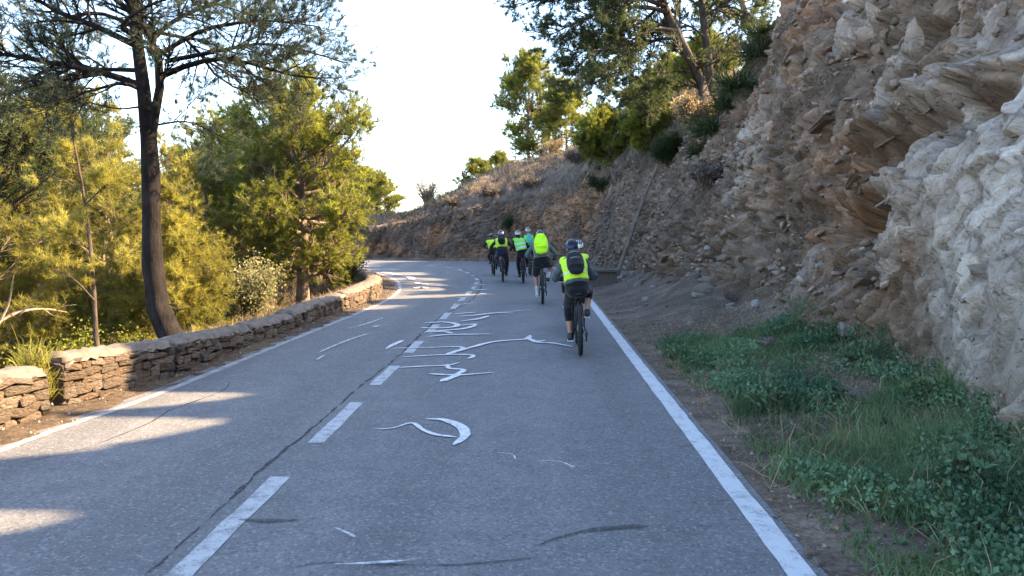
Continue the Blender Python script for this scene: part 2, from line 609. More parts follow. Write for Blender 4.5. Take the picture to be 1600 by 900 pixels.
# ------------------------------------------------------------------ road
OUT_PTS = [(1.36, -14), (1.36, -6), (1.36, 2), (1.36, 10), (1.36, 18), (1.36, 26), (1.22, 31), (0.85, 34.6), (0.1, 37.6), (-1.1, 39.5), (-2.6, 40.4),
           (-4.9, 41.0), (-7.5, 42.0), (-10.3, 43.4), (-15, 45.6), (-21, 48), (-30, 51.5), (-45, 56)]
IN_PTS = [(-4.6, -14), (-4.45, -6), (-4.32, 2), (-4.19, 6), (-4.02, 7.4), (-3.94, 8.6), (-3.88, 10.2), (-3.78, 12.6), (-3.64, 15.8), (-3.59, 18.2), (-3.78, 21.4),
          (-4.45, 25), (-5.25, 27.6), (-6.3, 30.1), (-8.2, 32.8), (-11.5, 35.6), (-17, 38.8), (-25, 42), (-42, 48)]
CEN_PTS = [(-1.80, 0), (-1.77, 10), (-1.77, 18), (-1.79, 23.5), (-1.98, 26.6), (-2.45, 29.6), (-3.3, 33), (-4.8, 36), (-7.2, 38.4), (-10.5, 40), (-16, 42.2), (-26, 46)]
OUTC = crom(OUT_PTS, 900)
INC = crom(IN_PTS, 900)
CENC = crom(CEN_PTS, 700)


def normals2(C):
    t = np.gradient(C, axis=0)
    t /= np.linalg.norm(t, axis=1)[:, None]
    return np.stack([t[:, 1], -t[:, 0]], axis=1), t


OUTN, OUTT = normals2(OUTC)
INN, INT = normals2(INC)


def ribbon(C, w0, w1, z, name, mat, parent, kind=None, label=None):
    """a flat painted strip along the plan curve C, from w0 to w1 to its right"""
    N, _ = normals2(C)
    w0 = np.broadcast_to(np.asarray(w0, float), (len(C),))
    w1 = np.broadcast_to(np.asarray(w1, float), (len(C),))
    jq = np.column_stack([C * 5.0, np.zeros(len(C))])
    w0 = w0 + 0.006 * fbm(jq, 14, 4)
    w1 = w1 + 0.006 * fbm(jq + 9, 15, 4)
    a = C + N * w0[:, None]
    b = C + N * w1[:, None]
    V = np.vstack([np.column_stack([a, np.full(len(a), z)]), np.column_stack([b, np.full(len(b), z)])])
    n = len(C)
    i = np.arange(n - 1)
    F = np.stack([i, i + n, i + n + 1, i + 1], axis=1)
    o = link(name, mesh_np(name, V, F), mat, parent)
    if label:
        o['label'] = label
    return o


road_n = 260
ka = np.linspace(0, 899, road_n).astype(int)
# pair stations of both edges: match by nearest along the bend
oi = OUTC[ka] + OUTN[ka] * 0.17
d2 = ((INC[None, :, :] - OUTC[ka][:, None, :]) ** 2).sum(axis=2)
ib = np.maximum.accumulate(d2.argmin(axis=1))
ib = np.round(np.convolve(np.pad(ib, 8, mode='edge'), np.ones(17) / 17, 'valid')).astype(int)
ii = INC[ib] - INN[ib] * 0.17
cols = 13
g = np.linspace(0, 1, cols)[None, :, None]
RV = ii[:, None, :] * (1 - g) + oi[:, None, :] * g
# ragged asphalt edges
RV[:, -1] += (OUTN[ka] * (0.05 * fbm(np.column_stack([OUTC[ka] * 3.1, np.zeros(road_n)]), 3, 3))[:, None])
RV[:, 0] -= (INN[ib] * (0.05 * fbm(np.column_stack([INC[ib] * 3.1, np.zeros(road_n)]), 4, 3))[:, None])
RV3 = np.concatenate([RV, np.zeros((road_n, cols, 1))], axis=2)
idx = np.arange(road_n * cols).reshape(road_n, cols)
RF = np.stack([idx[:-1, :-1], idx[:-1, 1:], idx[1:, 1:], idx[1:, :-1]], axis=-1).reshape(-1, 4)
road = link("road", mesh_np("road", RV3.reshape(-1, 3), RF), M['asphalt'])
tag(road, kind='structure')

ribbon(OUTC, -0.075, 0.075, 0.004, "edge_line", M['edge_paint'], road, label="solid white edge line on the cliff side of the road")
ribbon(INC, -0.05, 0.05, 0.004, "edge_line", M['worn_paint'], road, label="worn white edge line on the wall side of the road")
cl = np.concatenate([[0], np.cumsum(np.linalg.norm(np.diff(CENC, axis=0), axis=1))])
dash_y = [(2.6, 5.28), (6.07, 7.62), (8.37, 9.72), (10.6, 11.85), (12.7, 13.9), (14.7, 15.9), (16.6, 17.8), (18.4, 19.5), (20.3, 21.3), (22.2, 23.2)] + [(24.1 + 2 * k, 25 + 2 * k) for k in range(10)]
for a, b in dash_y:
    m_ = (cl >= a) & (cl <= b)
    if m_.sum() > 1:
        ribbon(CENC[m_], -0.068, 0.068, 0.004, "lane_dash", M['paint'] if a < 16 else M['scrawl_old'], road)


def stroke(pts, w, name="painted_scrawl", mat='scrawl', z=0.008, n=None, taper=True, rough=0.12):
    P = np.array([GD(u, v)[:2] for u, v in pts])
    L = np.linalg.norm(np.diff(P, axis=0), axis=1).sum()
    n = n or max(8, int(L / 0.03))
    C = crom(P, n)
    t = np.linspace(0, 1, n)
    w = np.asarray(w) * {'crack': 0.45, 'scrawl': 0.72, 'scrawl_old': 0.75}.get(mat, 1.0)
    ww = np.interp(t, np.linspace(0, 1, len(w)), w) if w.ndim else np.full(n, w)
    if taper:
        ww = ww * np.minimum(1, np.minimum(t, 1 - t) * 9 + 0.25)
    q = np.column_stack([C * 7, np.zeros(n)])
    e1 = ww * 0.5 * (1 + rough * fbm(q, 11, 3) * 1.6)
    e2 = ww * 0.5 * (1 + rough * fbm(q + 5, 12, 3) * 1.6)
    return ribbon(C, -e1, e2, z, name, M[mat], road)


def Z7(*p):
    return [(450 + x * 0.3776, 380 + y * 0.3776) for x, y in p]


ZS = [0.008]


def sc(pts, w, mat='scrawl'):
    ZS[0] += 0.0004
    stroke(pts, w, mat=mat, z=ZS[0])


sc(Z7((345, 772), (430, 768), (490, 750), (520, 748), (560, 775), (620, 795), (700, 806)), [0.03, 0.05, 0.07, 0.08])
sc(Z7((566, 730), (640, 733), (700, 755), (733, 785), (726, 808), (685, 838)), [0.06, 0.12, 0.13, 0.12, 0.09])
sc(Z7((455, 517), (560, 511), (660, 507), (712, 495)), [0.07, 0.09, 0.09, 0.05])
sc(Z7((660, 503), (668, 520), (725, 526), (700, 545), (632, 575)), [0.06, 0.1, 0.1, 0.14])
sc(Z7((640, 574), (690, 556), (720, 545)), [0.08, 0.06])
sc(Z7((583, 543), (690, 548), (780, 543), (858, 536)), [0.08, 0.12, 0.07, 0.03])
sc(Z7((470, 473), (560, 468), (680, 463), (750, 464), (768, 470), (743, 481)), [0.05, 0.08, 0.1, 0.08])
sc(Z7((405, 441), (440, 420), (477, 404)), [0.05, 0.12, 0.1])
sc(Z7((415, 437), (560, 435), (700, 431), (722, 440), (655, 463)), [0.04, 0.06, 0.1, 0.14])
sc(Z7((700, 452), (770, 430), (840, 412), (900, 405), (985, 399), (1003, 383)), [0.05, 0.12, 0.12, 0.1])
sc(Z7((985, 393), (1025, 407), (1065, 404)), [0.12, 0.12])
sc(Z7((1000, 397), (1030, 412), (1100, 417), (1180, 432)), [0.12, 0.12, 0.07])
sc(Z7((575, 390), (650, 382), (720, 380), (848, 378)), [0.08, 0.12, 0.12, 0.06])
sc(Z7((600, 370), (650, 369), (678, 376)), [0.1, 0.14])
sc(Z7((555, 372), (640, 364), (740, 354), (783, 337)), [0.08, 0.14, 0.16, 0.1])
sc(Z7((715, 342), (783, 337)), [0.08, 0.14])
sc(Z7((548, 352), (620, 354), (690, 348), (695, 337), (640, 329), (562, 333)), [0.1, 0.15, 0.16, 0.12])
sc(Z7((700, 305), (780, 300), (860, 291), (937, 292)), [0.08, 0.16, 0.18, 0.08])
sc(Z7((715, 326), (790, 315), (832, 303)), [0.1, 0.18, 0.1])
sc(Z7((850, 291), (930, 284), (1012, 277)), [0.08, 0.08], 'scrawl_old')
sc(Z7((690, 296), (740, 291), (778, 288)), [0.14, 0.1])
sc(Z7((725, 255), (778, 248)), [0.12, 0.1], 'scrawl_old')
sc(Z7((755, 176), (822, 173)), [0.3, 0.2], 'scrawl_old')
sc(Z7((765, 196), (822, 193)), [0.3, 0.24], 'scrawl_old')
sc(Z7((795, 211), (820, 211)), [0.3, 0.24], 'scrawl_old')
sc(Z7((700, 228), (750, 226)), [0.2, 0.2], 'scrawl_old')
sc(Z7((250, 357), (330, 335), (396, 311)), [0.04, 0.07, 0.05], 'scrawl_old')
sc(Z7((125, 458), (200, 425), (270, 398), (337, 377)), [0.04, 0.06, 0.05], 'scrawl_old')
sc(Z7((118, 487), (152, 468)), [0.06, 0.05], 'scrawl_old')
sc(Z7((355, 351), (378, 344)), [0.12, 0.12], 'scrawl_old')
sc(Z7((390, 122), (440, 130), (470, 134)), [0.3, 0.4, 0.3], 'scrawl')
sc(Z7((455, 139), (500, 141), (518, 154)), [0.35, 0.35])
sc(Z7((525, 166), (576, 172)), [0.25, 0.35])
sc(Z7((530, 190), (550, 184), (575, 190)), [0.3, 0.3])
sc([(518, 828), (538, 836), (555, 845)], [0.015, 0.035], 'scrawl_old')
sc([(522, 887), (590, 885), (682, 876)], [0.02, 0.03, 0.015], 'scrawl_old')
sc([(840, 724), (873, 725), (898, 735)], [0.02, 0.035], 'scrawl_old')
sc([(775, 711), (800, 714), (806, 722)], [0.01, 0.02], 'scrawl_old')
stroke([(372, 813), (420, 815), (468, 813)], [0.03, 0.055, 0.03], "tyre_mark", 'skid', 0.005)
stroke([(833, 856), (873, 841), (932, 828), (1012, 823)], [0.015, 0.03, 0.05, 0.06], "tyre_mark", 'skid', 0.005)
stroke([(430, 893), (520, 880), (700, 884), (845, 872)], [0.01, 0.02, 0.015], "tyre_mark", 'skid', 0.0052)
stroke([(228, 900), (330, 808), (420, 724), (499, 660), (560, 606), (617, 562)], [0.05, 0.045, 0.05, 0.06], "crack", 'crack', 0.003, taper=False, rough=0.9)
stroke([(617, 562), (655, 525), (690, 494), (735, 470), (752, 446), (745, 432), (722, 420)], [0.06, 0.07, 0.09], "crack", 'crack', 0.003, taper=False, rough=0.9)
stroke([(10, 729), (80, 713), (140, 699), (180, 683), (231, 662), (270, 640), (345, 612), (360, 597)], [0.02, 0.025, 0.02], "crack", 'crack', 0.003, rough=0.9)
stroke([(1085, 697), (1060, 700)], 0.02, "crack", 'crack', 0.0098)
stroke([(1110, 786), (1185, 780)], [0.008, 0.012], "crack", 'crack', 0.0098)
stroke([(500, 671), (620, 671), (640, 668)], [0.01, 0.012], "crack", 'crack', 0.003, rough=0.9)
stroke([(590, 604), (632, 604)], [0.02, 0.02], "crack", 'crack', 0.003, rough=0.9)
stroke([(565, 629), (630, 628)], [0.015, 0.015], "crack", 'crack', 0.003, rough=0.9)

# ------------------------------------------------------------------ left hillside and ground
def geo(a, b, n, p):
    t = np.linspace(0, 1, n)
    return a + (b - a) * t ** p


xs = np.concatenate([-geo(14, 1200, 40, 4)[::-1][:-1], np.linspace(-14, -2.5, 100), np.linspace(-2, 12, 12), geo(16, 1200, 22, 4)])
ys = np.concatenate([-geo(8, 300, 14, 3)[::-1][:-1], np.linspace(-8, 44, 260), geo(45, 1800, 50, 4)])
X, Y = np.meshgrid(xs, ys)
gp = np.column_stack([X.ravel(), Y.ravel()])


def inner_dist(p):
    """signed distance to the wall-side edge of the road, positive away from the road"""
    C = INC[::6]
    N = INN[::6]
    out = np.zeros(len(p))
    for k in range(0, len(p), 20000):
        q = p[k:k + 20000]
        d = ((q[:, None, :] - C[None]) ** 2).sum(axis=2)
        j = d.argmin(axis=1)
        s = -((q - C[j]) * N[j]).sum(axis=1)
        out[k:k + 20000] = np.sign(s) * np.sqrt(d[np.arange(len(q)), j])
    return out


def hill_z(p, raw=False):
    d = inner_dist(p)
    dd = np.maximum(0, d - 0.95)
    z = -5.5 * (1 - np.exp(-dd * 0.085)) * np.clip(dd / 2.0, 0, 1)
    far = np.clip((np.hypot(p[:, 0], p[:, 1]) - 60) / 200, 0, 1)
    q = np.column_stack([p * 0.5, np.zeros(len(p))])
    z = z + (0.12 + 0.5 * far) * fbm(q, 21, 4) * np.clip(dd / 1.5, 0, 1) + far * 9 * fbm(q * 0.04, 22, 2)
    z = z + 0.03 * fbm(np.column_stack([p * 6, np.zeros(len(p))]), 23, 3) * np.clip(d / 0.3, 0, 1)
    z = z + 0.025 * np.clip((d - 0.12) / 0.3, 0, 1)
    z = np.where(d < 0.2, -0.05 + 0.05 * np.clip((d + 0.1) / 0.3, 0, 1), z)
    z = np.where(d < -0.5, -0.3, z)
    return z, d


gz, gd = hill_z(gp)
idx = np.arange(len(gp)).reshape(len(ys), len(xs))
GF = np.stack([idx[:-1, :-1], idx[:-1, 1:], idx[1:, 1:], idx[1:, :-1]], axis=-1).reshape(-1, 4)
gg = np.clip((gd - 3.0) / 4, 0, 0.85)
ground = link("ground", mesh_np("ground", np.column_stack([gp, gz]), GF, {"grass": gg}, smooth=True), M['earth'])
tag(ground, kind='structure')


def hz(x, y):
    return float(hill_z(np.array([[x, y]]))[0][0])


# ------------------------------------------------------------------ rock cutting on the right
# station y on the outer edge curve, foot(d,h), face top(d,h), brow(d,h), back(d,h)
PROF = [  # s along OUTC is found from these points
    ((1.36, -14), (1.6, 0.0), (4.2, 8.0), (8.0, 10.5), (60, 27)),
    ((1.36, 2), (1.65, 0.0), (4.1, 8.0), (8.0, 10.5), (60, 27)),
    ((1.36, 5), (1.85, 0.02), (4.2, 8.0), (8.0, 10.5), (60, 27)),
    ((1.36, 7), (2.45, 0.08), (4.9, 8.2), (8.2, 10.4), (60, 27)),
    ((1.36, 9), (2.75, 0.22), (5.2, 8.4), (8.2, 10.3), (60, 26)),
    ((1.36, 11), (2.75, 0.45), (5.4, 8.4), (8.2, 10.2), (60, 25)),
    ((1.36, 14), (2.5, 0.60), (5.3, 8.2), (7.8, 9.6), (60, 24)),
    ((1.36, 17), (2.3, 0.60), (5.2, 7.6), (7.2, 8.8), (60, 22)),
    ((1.36, 20), (2.0, 0.55), (4.8, 6.7), (6.4, 7.6), (60, 20)),
    ((1.36, 24), (1.6, 0.42), (4.0, 5.3), (5.6, 6.3), (60, 17)),
    ((1.30, 28), (1.4, 0.35), (3.2, 4.9), (5.6, 6.8), (60, 15)),
    ((1.05, 33), (1.2, 0.3), (2.8, 4.6), (6.4, 7.9), (60, 15)),
    ((0.1, 37.6), (1.0, 0.25), (2.5, 4.3), (7.2, 7.9), (60, 14)),
    ((-1.1, 39.5), (0.9, 0.2), (2.3, 3.8), (7.2, 7.0), (60, 13)),
    ((-2.6, 40.4), (0.85, 0.18), (2.1, 3.3), (7.2, 6.1), (60, 12)),
    ((-4.9, 41.0), (0.8, 0.15), (1.9, 2.7), (7.0, 5.1), (60, 9)),
    ((-7.5, 42.0), (0.8, 0.12), (1.8, 2.1), (7.0, 4.0), (60, 7)),
    ((-10.3, 43.4), (0.8, 0.1), (1.7, 1.5), (6.5, 2.5), (60, 5)),
    ((-15, 45.6), (0.8, 0.1), (1.7, 1.2), (6.0, 2.0), (60, 4)),
    ((-45, 56), (0.8, 0.1), (1.7, 1.2), (6.0, 2.0), (60, 4)),
]
OL = np.concatenate([[0], np.cumsum(np.linalg.norm(np.diff(OUTC, axis=0), axis=1))])
ps = np.array([OL[((OUTC - np.array(p[0])) ** 2).sum(axis=1).argmin()] for p in PROF])
s4 = OL[((OUTC - np.array((1.36, 3.6))) ** 2).sum(axis=1).argmin()]
s10 = OL[((OUTC - np.array((1.36, 10.5))) ** 2).sum(axis=1).argmin()]
s16 = OL[((OUTC - np.array((1.36, 17))) ** 2).sum(axis=1).argmin()]
s30 = OL[((OUTC - np.array((1.25, 30))) ** 2).sum(axis=1).argmin()]
sE = OL[((OUTC - np.array((-15, 45.6))) ** 2).sum(axis=1).argmin()]
ss = np.concatenate([np.arange(0, s4, 0.35), np.arange(s4, s10, 0.026), np.arange(s10, s16, 0.038), np.arange(s16, s30, 0.06), np.arange(s30, sE, 0.085), np.arange(sE, OL[-1], 0.5)])


def lin(vals):
    v = np.interp(ss, ps, vals)
    k = 15
    return np.convolve(np.pad(v, k, mode='edge'), np.ones(2 * k + 1) / (2 * k + 1), 'valid')


K = [[lin([p[j][q] for p in PROF]) for q in (0, 1)] for j in (1, 2, 3, 4)]
zero = np.zeros_like(ss)
n01, n12, n23, n34 = 44, 240, 46, 34
fb = np.column_stack([ss * 0.45, zero, zero])
K[0][0] = K[0][0] + 0.22 * fbm(fb, 31, 3)
K[1][0] = K[1][0] + 0.35 * fbm(fb * 0.8, 33, 3)
K[1][1] = K[1][1] + 0.30 * fbm(fb * 0.9, 34, 3)
K[2][1] = K[2][1] + 0.22 * fbm(fb * 0.7, 35, 3)
st = [0.13 + zero]
rows_d, rows_h, rows_t = [], [], []
for k in range(n01):
    t = k / n01
    rows_d.append(0.13 + (K[0][0] - 0.13) * t)
    rows_h.append(0.005 + (K[0][1]) * t ** 1.6)
    rows_t.append(t)
for k in range(n12):
    t = k / n12
    bul = 0.25 * math.sin(math.pi * t)
    # concave at the foot, steep in the middle, rolling over at the top
    td = 0.55 * t ** 1.7 + 0.45 * t
    rows_d.append(K[0][0] + (K[1][0] - K[0][0]) * (1 - (1 - t) ** 1.25) * 0.35 + (K[1][0] - K[0][0]) * td * 0.65)
    rows_h.append(K[0][1] + (K[1][1] - K[0][1]) * (1 - (1 - t) ** 1.15))
    rows_t.append(1 + t)
for k in range(n23):
    t = k / n23
    rows_d.append(K[1][0] + (K[2][0] - K[1][0]) * t)
    rows_h.append(K[1][1] + (K[2][1] - K[1][1]) * (1 - (1 - t) ** 1.4))
    rows_t.append(2 + t)
for k in range(n34):
    t = (k / (n34 - 1)) ** 2.2
    rows_d.append(K[2][0] + (K[3][0] - K[2][0]) * t)
    rows_h.append(K[2][1] + (K[3][1] - K[2][1]) * t)
    rows_t.append(3 + t)
D = np.array(rows_d)
H = np.array(rows_h)
TT = np.array(rows_t)[:, None] * np.ones((1, len(ss)))
nr, nc = D.shape
ox = np.stack([np.interp(ss, OL, OUTC[:, 0]), np.interp(ss, OL, OUTC[:, 1])], axis=1)
on = np.stack([np.interp(ss, OL, OUTN[:, 0]), np.interp(ss, OL, OUTN[:, 1])], axis=1)
kk = 41
on = np.stack([np.convolve(np.pad(on[:, q], kk, mode='edge'), np.ones(2 * kk + 1) / (2 * kk + 1), 'valid') for q in (0, 1)], axis=1)
on /= np.linalg.norm(on, axis=1)[:, None]
CP = np.zeros((nr, nc, 3))
CP[:, :, :2] = ox[None] + D[:, :, None] * on[None]
CP[:, :, 2] = H
da = np.gradient(CP, axis=0)
db = np.gradient(CP, axis=1)
CN = np.cross(db, da)
CN /= np.linalg.norm(CN, axis=2)[..., None] + 1e-9
if CN[n01 + 60, 300, 0] > 0:
    CN = -CN
p = CP.reshape(-1, 3)
tt = TT.ravel()
yy = p[:, 1]
xx = p[:, 0]
SS = (np.ones((nr, 1)) * ss[None]).ravel()
# bedding: thin slabs dipping down to the left-front
def rotm(ax, ay, az):
    return np.array(Matrix.Rotation(az, 3, 'Z') @ Matrix.Rotation(ay, 3, 'Y') @ Matrix.Rotation(ax, 3, 'X'))


BED = rotm(R(-44), R(8), R(6))
pb = p @ BED
warp = np.column_stack([fbm(p * 0.6, 41, 3), fbm(p * 0.6, 42, 3), fbm(p * 0.6, 43, 3)])
pb = pb + 0.20 * warp
fw = np.clip((SS - s30 + 2) / 5, 0, 1)[:, None]
pb = pb * (1 - fw) + fw * (np.column_stack([p[:, 2] * 0.9 + 0.2 * p[:, 0], p[:, 1], p[:, 0] * 0.9 - 0.35 * p[:, 2]]) + 0.3 * warp)
f1, g1, r1 = facets(pb * np.array([0.42, 0.55, 0.95]), 51, 0.55, 0.75)
f2, g2, r2 = facets(pb * np.array([1.05, 1.5, 3.2]) + 9.1, 52, 0.6, 0.8)
f3, g3, r3 = facets(pb * np.array([2.7, 4.2, 9.5]) + 3.7, 53, 0.6, 0.9)
rockness = np.clip((tt - 0.86) / 0.25, 0, 1) * np.clip((2.55 - tt) / 0.6, 0, 1)
blocky = np.clip(0.55 + 0.7 * fbm(p * 0.33, 44, 3) + 0.35 * np.clip((12 - yy) / 6, 0, 1), 0.15, 1.2)
amp = np.interp(SS, [0, s30, sE], [1.0, 0.9, 0.55])
smo = 1 - 0.50 * np.clip((9.6 - yy) / 2.0, 0, 1)
disp = rockness * amp * (0.42 * f1 * blocky + 0.34 * f2 * blocky * smo ** 2.2 + 0.20 * f3 * smo + 0.24 * fbm(p * 0.45, 45, 3) + 0.03 * smo * fbm(p * 5, 46, 3))
disp -= rockness * amp * (0.10 * np.exp(-(g1 / 0.035) ** 2) * blocky + 0.03 * smo * np.exp(-(g2 / 0.05) ** 2))
# named hollows and bulges of the near face: overhang ledge, dark hollow under it, buttress at the foot
def blob(c, r, a):
    q = (p - np.asarray(c)) / np.asarray(r)
    return a * np.exp(-(q ** 2).sum(axis=1))


for (u, v, y, rad, a) in [(1300, 330, 10.6, (1.0, 1.0, 0.35), -0.42), (1420, 232, 9.6, (1.1, 1.2, 0.22), -0.42), (1400, 200, 9.8, (1.2, 1.3, 0.25), 0.22),
                          (1330, 530, 10.2, (0.55, 0.6, 0.6), 0.45), (1560, 300, 8.2, (0.9, 1.2, 1.1), 0.35), (1540, 560, 6.6, (0.5, 0.9, 0.9), 0.32),
                          (1180, 420, 14.0, (0.9, 1.2, 0.9), -0.35), (1080, 440, 16.5, (0.7, 0.9, 0.6), 0.28)]:
    disp += blob(PT(u, v, y), rad, a)
flat_n = np.clip(tt / 0.9, 0, 1) * np.clip(1.15 - tt, 0, 1)
disp += flat_n * (0.035 * fbm(p * 3.0, 47, 4) + 0.10 * fbm(p * 0.7, 48, 3))
top_n = np.clip((tt - 2.0) / 0.5, 0, 1)
disp += top_n * (0.22 * fbm(p * 0.5, 49, 4) + 0.05 * fbm(p * 3, 50, 3)) * np.clip((3.4 - tt) * 1.2, 0.3, 1)

def base_ray(u, v):
    P_ = p - EYE
    dd = FWD + RGT * (u - 800) / FPX - UPV * (v - 450) / FPX
    dd = dd / np.linalg.norm(dd)
    al = P_ @ dd
    off = np.linalg.norm(P_ - al[:, None] * dd, axis=1) / np.maximum(al, 0.1)
    ok = (al > 1) & (off < 0.008)
    return p[np.where(ok)[0][al[ok].argmin()]]


# the jutting ledge of the near face, with its dark hollow below
for k_ in range(10):
    t_ = k_ / 9
    u_, v_ = 1340 + 250 * t_, 240 - 112 * t_
    disp += blob(base_ray(u_, v_ - 14), (0.42, 0.42, 0.15), 0.15)
    disp += blob(base_ray(u_ + 8, v_ + 26), (0.40, 0.40, 0.12), -0.19 * (1 - 0.4 * t_))
for k_ in range(6):
    t_ = k_ / 5
    disp += blob(base_ray(1250 + 130 * t_, 300 - 6 * t_), (0.35, 0.4, 0.13), 0.13)
    disp += blob(base_ray(1262 + 120 * t_, 335), (0.35, 0.4, 0.15), -0.18)
disp *= np.clip(tt / 0.1, 0, 1)
q = p + CN.reshape(-1, 3) * disp[:, None]
q[:, 2] = np.where(tt < 0.9, np.maximum(q[:, 2], -0.02), q[:, 2])
sun_notch = np.zeros(len(q), dtype=bool)
# notches added in the crest to let sun through, one for each streak on the road: (station y range, where the streak ends nearest and farthest)
sh_ = np.array([math.sin(SUN_AZ), math.cos(SUN_AZ)])
for ya, yb, xa, xb in [(5.80, 6.85, -3.8, -2.95), (7.42, 7.95, -3.7, -3.2), (4.15, 4.5, -3.3, -3.05), (19.4, 20.5, -2.5, -1.2), (16.6, 17.4, -3.2, -2.9)]:
    cq = q[:, 1] - q[:, 0] * sh_[1] / sh_[0]            # station where the sun's ray through this point meets x = 0
    ca, cb = ya - xa * sh_[1] / sh_[0], yb - xb * sh_[1] / sh_[0]
    f_ = np.clip((cq - ca) / (cb - ca), 0, 1)
    xt = xa + (xb - xa) * f_
    zl = (q[:, 0] - xt) / sh_[0] * math.tan(SUN_EL) - 0.25
    side = np.maximum(ca - cq, cq - cb)
    zl = zl + np.maximum(0, side) * 3.5
    hit = (tt > 1.3) & (q[:, 2] > zl) & (side < 1.2)
    sun_notch |= (tt > 1.3) & (side < 0.5)
    q[hit, 2] = zl[hit] - 0.02 + 0.06 * np.sin(q[hit, 1] * 9)
# colour zones of the rock itself
zn = fbm(p * 0.30, 61, 3)
grey = np.clip((8.3 - yy) / 3.0 + 1.2 * zn + 0.25 * (r1 - 0.5) * 2, 0, 1) * np.clip((tt - 0.95) / 0.1, 0, 1) * np.clip((2.2 - tt) / 0.5, 0.15, 1)
grey = np.maximum(grey, 0.6 * np.clip((r1 - 0.72) * 8, 0, 1) * rockness * (yy < 20))
redz = np.clip((SS - s30 - 1) / 5, 0, 1) * np.clip(1.1 + 0.5 * zn, 0, 1) * np.clip((2.15 - tt) / 0.3, 0, 1)
redz = np.maximum(redz, 0.7 * np.clip(fbm(p * 0.42, 65, 3) * 2.4 - 0.35, 0, 1) * (tt < 2))
soil_and_shade = np.clip((1.12 - tt) / 0.16 + 0.25 * zn, 0, 1)
soil_and_shade = np.maximum(soil_and_shade, np.clip((tt - 1.72 - 0.25 * zn) / 0.22, 0, 0.85))
soil_and_shade = np.maximum(soil_and_shade, 0.95 * np.clip(fbm(p * 0.55, 63, 4) * 2.6 + 0.05, 0, 1) * rockness * np.clip((yy - 8) / 3, 0, 1))
soil_and_shade = np.maximum(soil_and_shade, 0.8 * np.exp(-(g2 / 0.06) ** 2) * rockness)  # soil colour in the slab joints, also standing in for crevice shade
tint = np.clip(0.5 + 0.42 * (r2 - 0.5) + 0.38 * (r3 - 0.5) + 0.22 * (r1 - 0.5), 0, 1)
idx = np.arange(nr * nc).reshape(nr, nc)
CF = np.stack([idx[:-1, :-1], idx[1:, :-1], idx[1:, 1:], idx[:-1, 1:]], axis=-1).reshape(-1, 4)
cliff = link("cliff", mesh_np("cliff", q, CF, {"grey": grey, "red": redz, "soil_and_shade": soil_and_shade, "tint": tint}), M['rock'])
_ba = cliff.data.attributes.new("bed", 'FLOAT_VECTOR', 'POINT')
_ba.data.foreach_set("vector", pb.astype(np.float32).ravel())
tag(cliff, kind='structure')
Q = q.reshape(nr, nc, 3)
DQ = CN.reshape(nr, nc, 3)


def cliff_at(y_or_s, row, by='y'):
    """place on the rock cutting: station by its y (straight part) or arc s, and row index"""
    s_ = y_or_s if by == 's' else OL[((OUTC - np.array((1.36, y_or_s))) ** 2).sum(axis=1).argmin()]
    c_ = int(np.clip(np.searchsorted(ss, s_), 0, nc - 1))
    return Q[int(row), c_].copy()


def on_cliff_ray(u, v, tmin=0.0):
    """where the line of sight through photo position (u, v) meets the cutting"""
    P_ = Q[::2, ::2].reshape(-1, 3) - EYE
    t_ = TT[::2, ::2].ravel()
    dd = FWD + RGT * (u - 800) / FPX - UPV * (v - 450) / FPX
    dd = dd / np.linalg.norm(dd)
    al = P_ @ dd
    off = np.linalg.norm(P_ - al[:, None] * dd, axis=1) / np.maximum(al, 0.1)
    ok = (al > 1) & (t_ >= tmin)
    near = ok & (off < 0.006)
    if near.any():
        j = np.where(near)[0][al[near].argmin()]
    else:
        j = np.where(ok, off, 9).argmin()
    return P_[j] + EYE


# ------------------------------------------------------------------ foliage kit
def needles(C, Dv, n, length, width, spread, tintv, lvar=0.35, rg=rng):
    """n thin pointed blades from every centre C about direction Dv"""
    N = len(C)
    c = np.repeat(C, n, axis=0)
    d = np.repeat(Dv, n, axis=0) + spread * rg.normal(size=(N * n, 3))
    d /= np.linalg.norm(d, axis=1)[:, None] + 1e-9
    w = np.cross(d, rg.normal(size=(N * n, 3)))
    w /= np.linalg.norm(w, axis=1)[:, None] + 1e-9
    L = length * (1 + lvar * rg.uniform(-1, 1, size=(N * n, 1)))
    base = c + 0.12 * length * rg.normal(size=(N * n, 3))
    V = np.stack([base - w * width * 0.5, base + w * width * 0.5, base + d * L], axis=1).reshape(-1, 3)
    t = np.clip(np.repeat(tintv, n) + 0.12 * rg.normal(size=N * n), 0, 1)
    return V, np.arange(len(V)).reshape(-1, 3), np.repeat(t, 3)


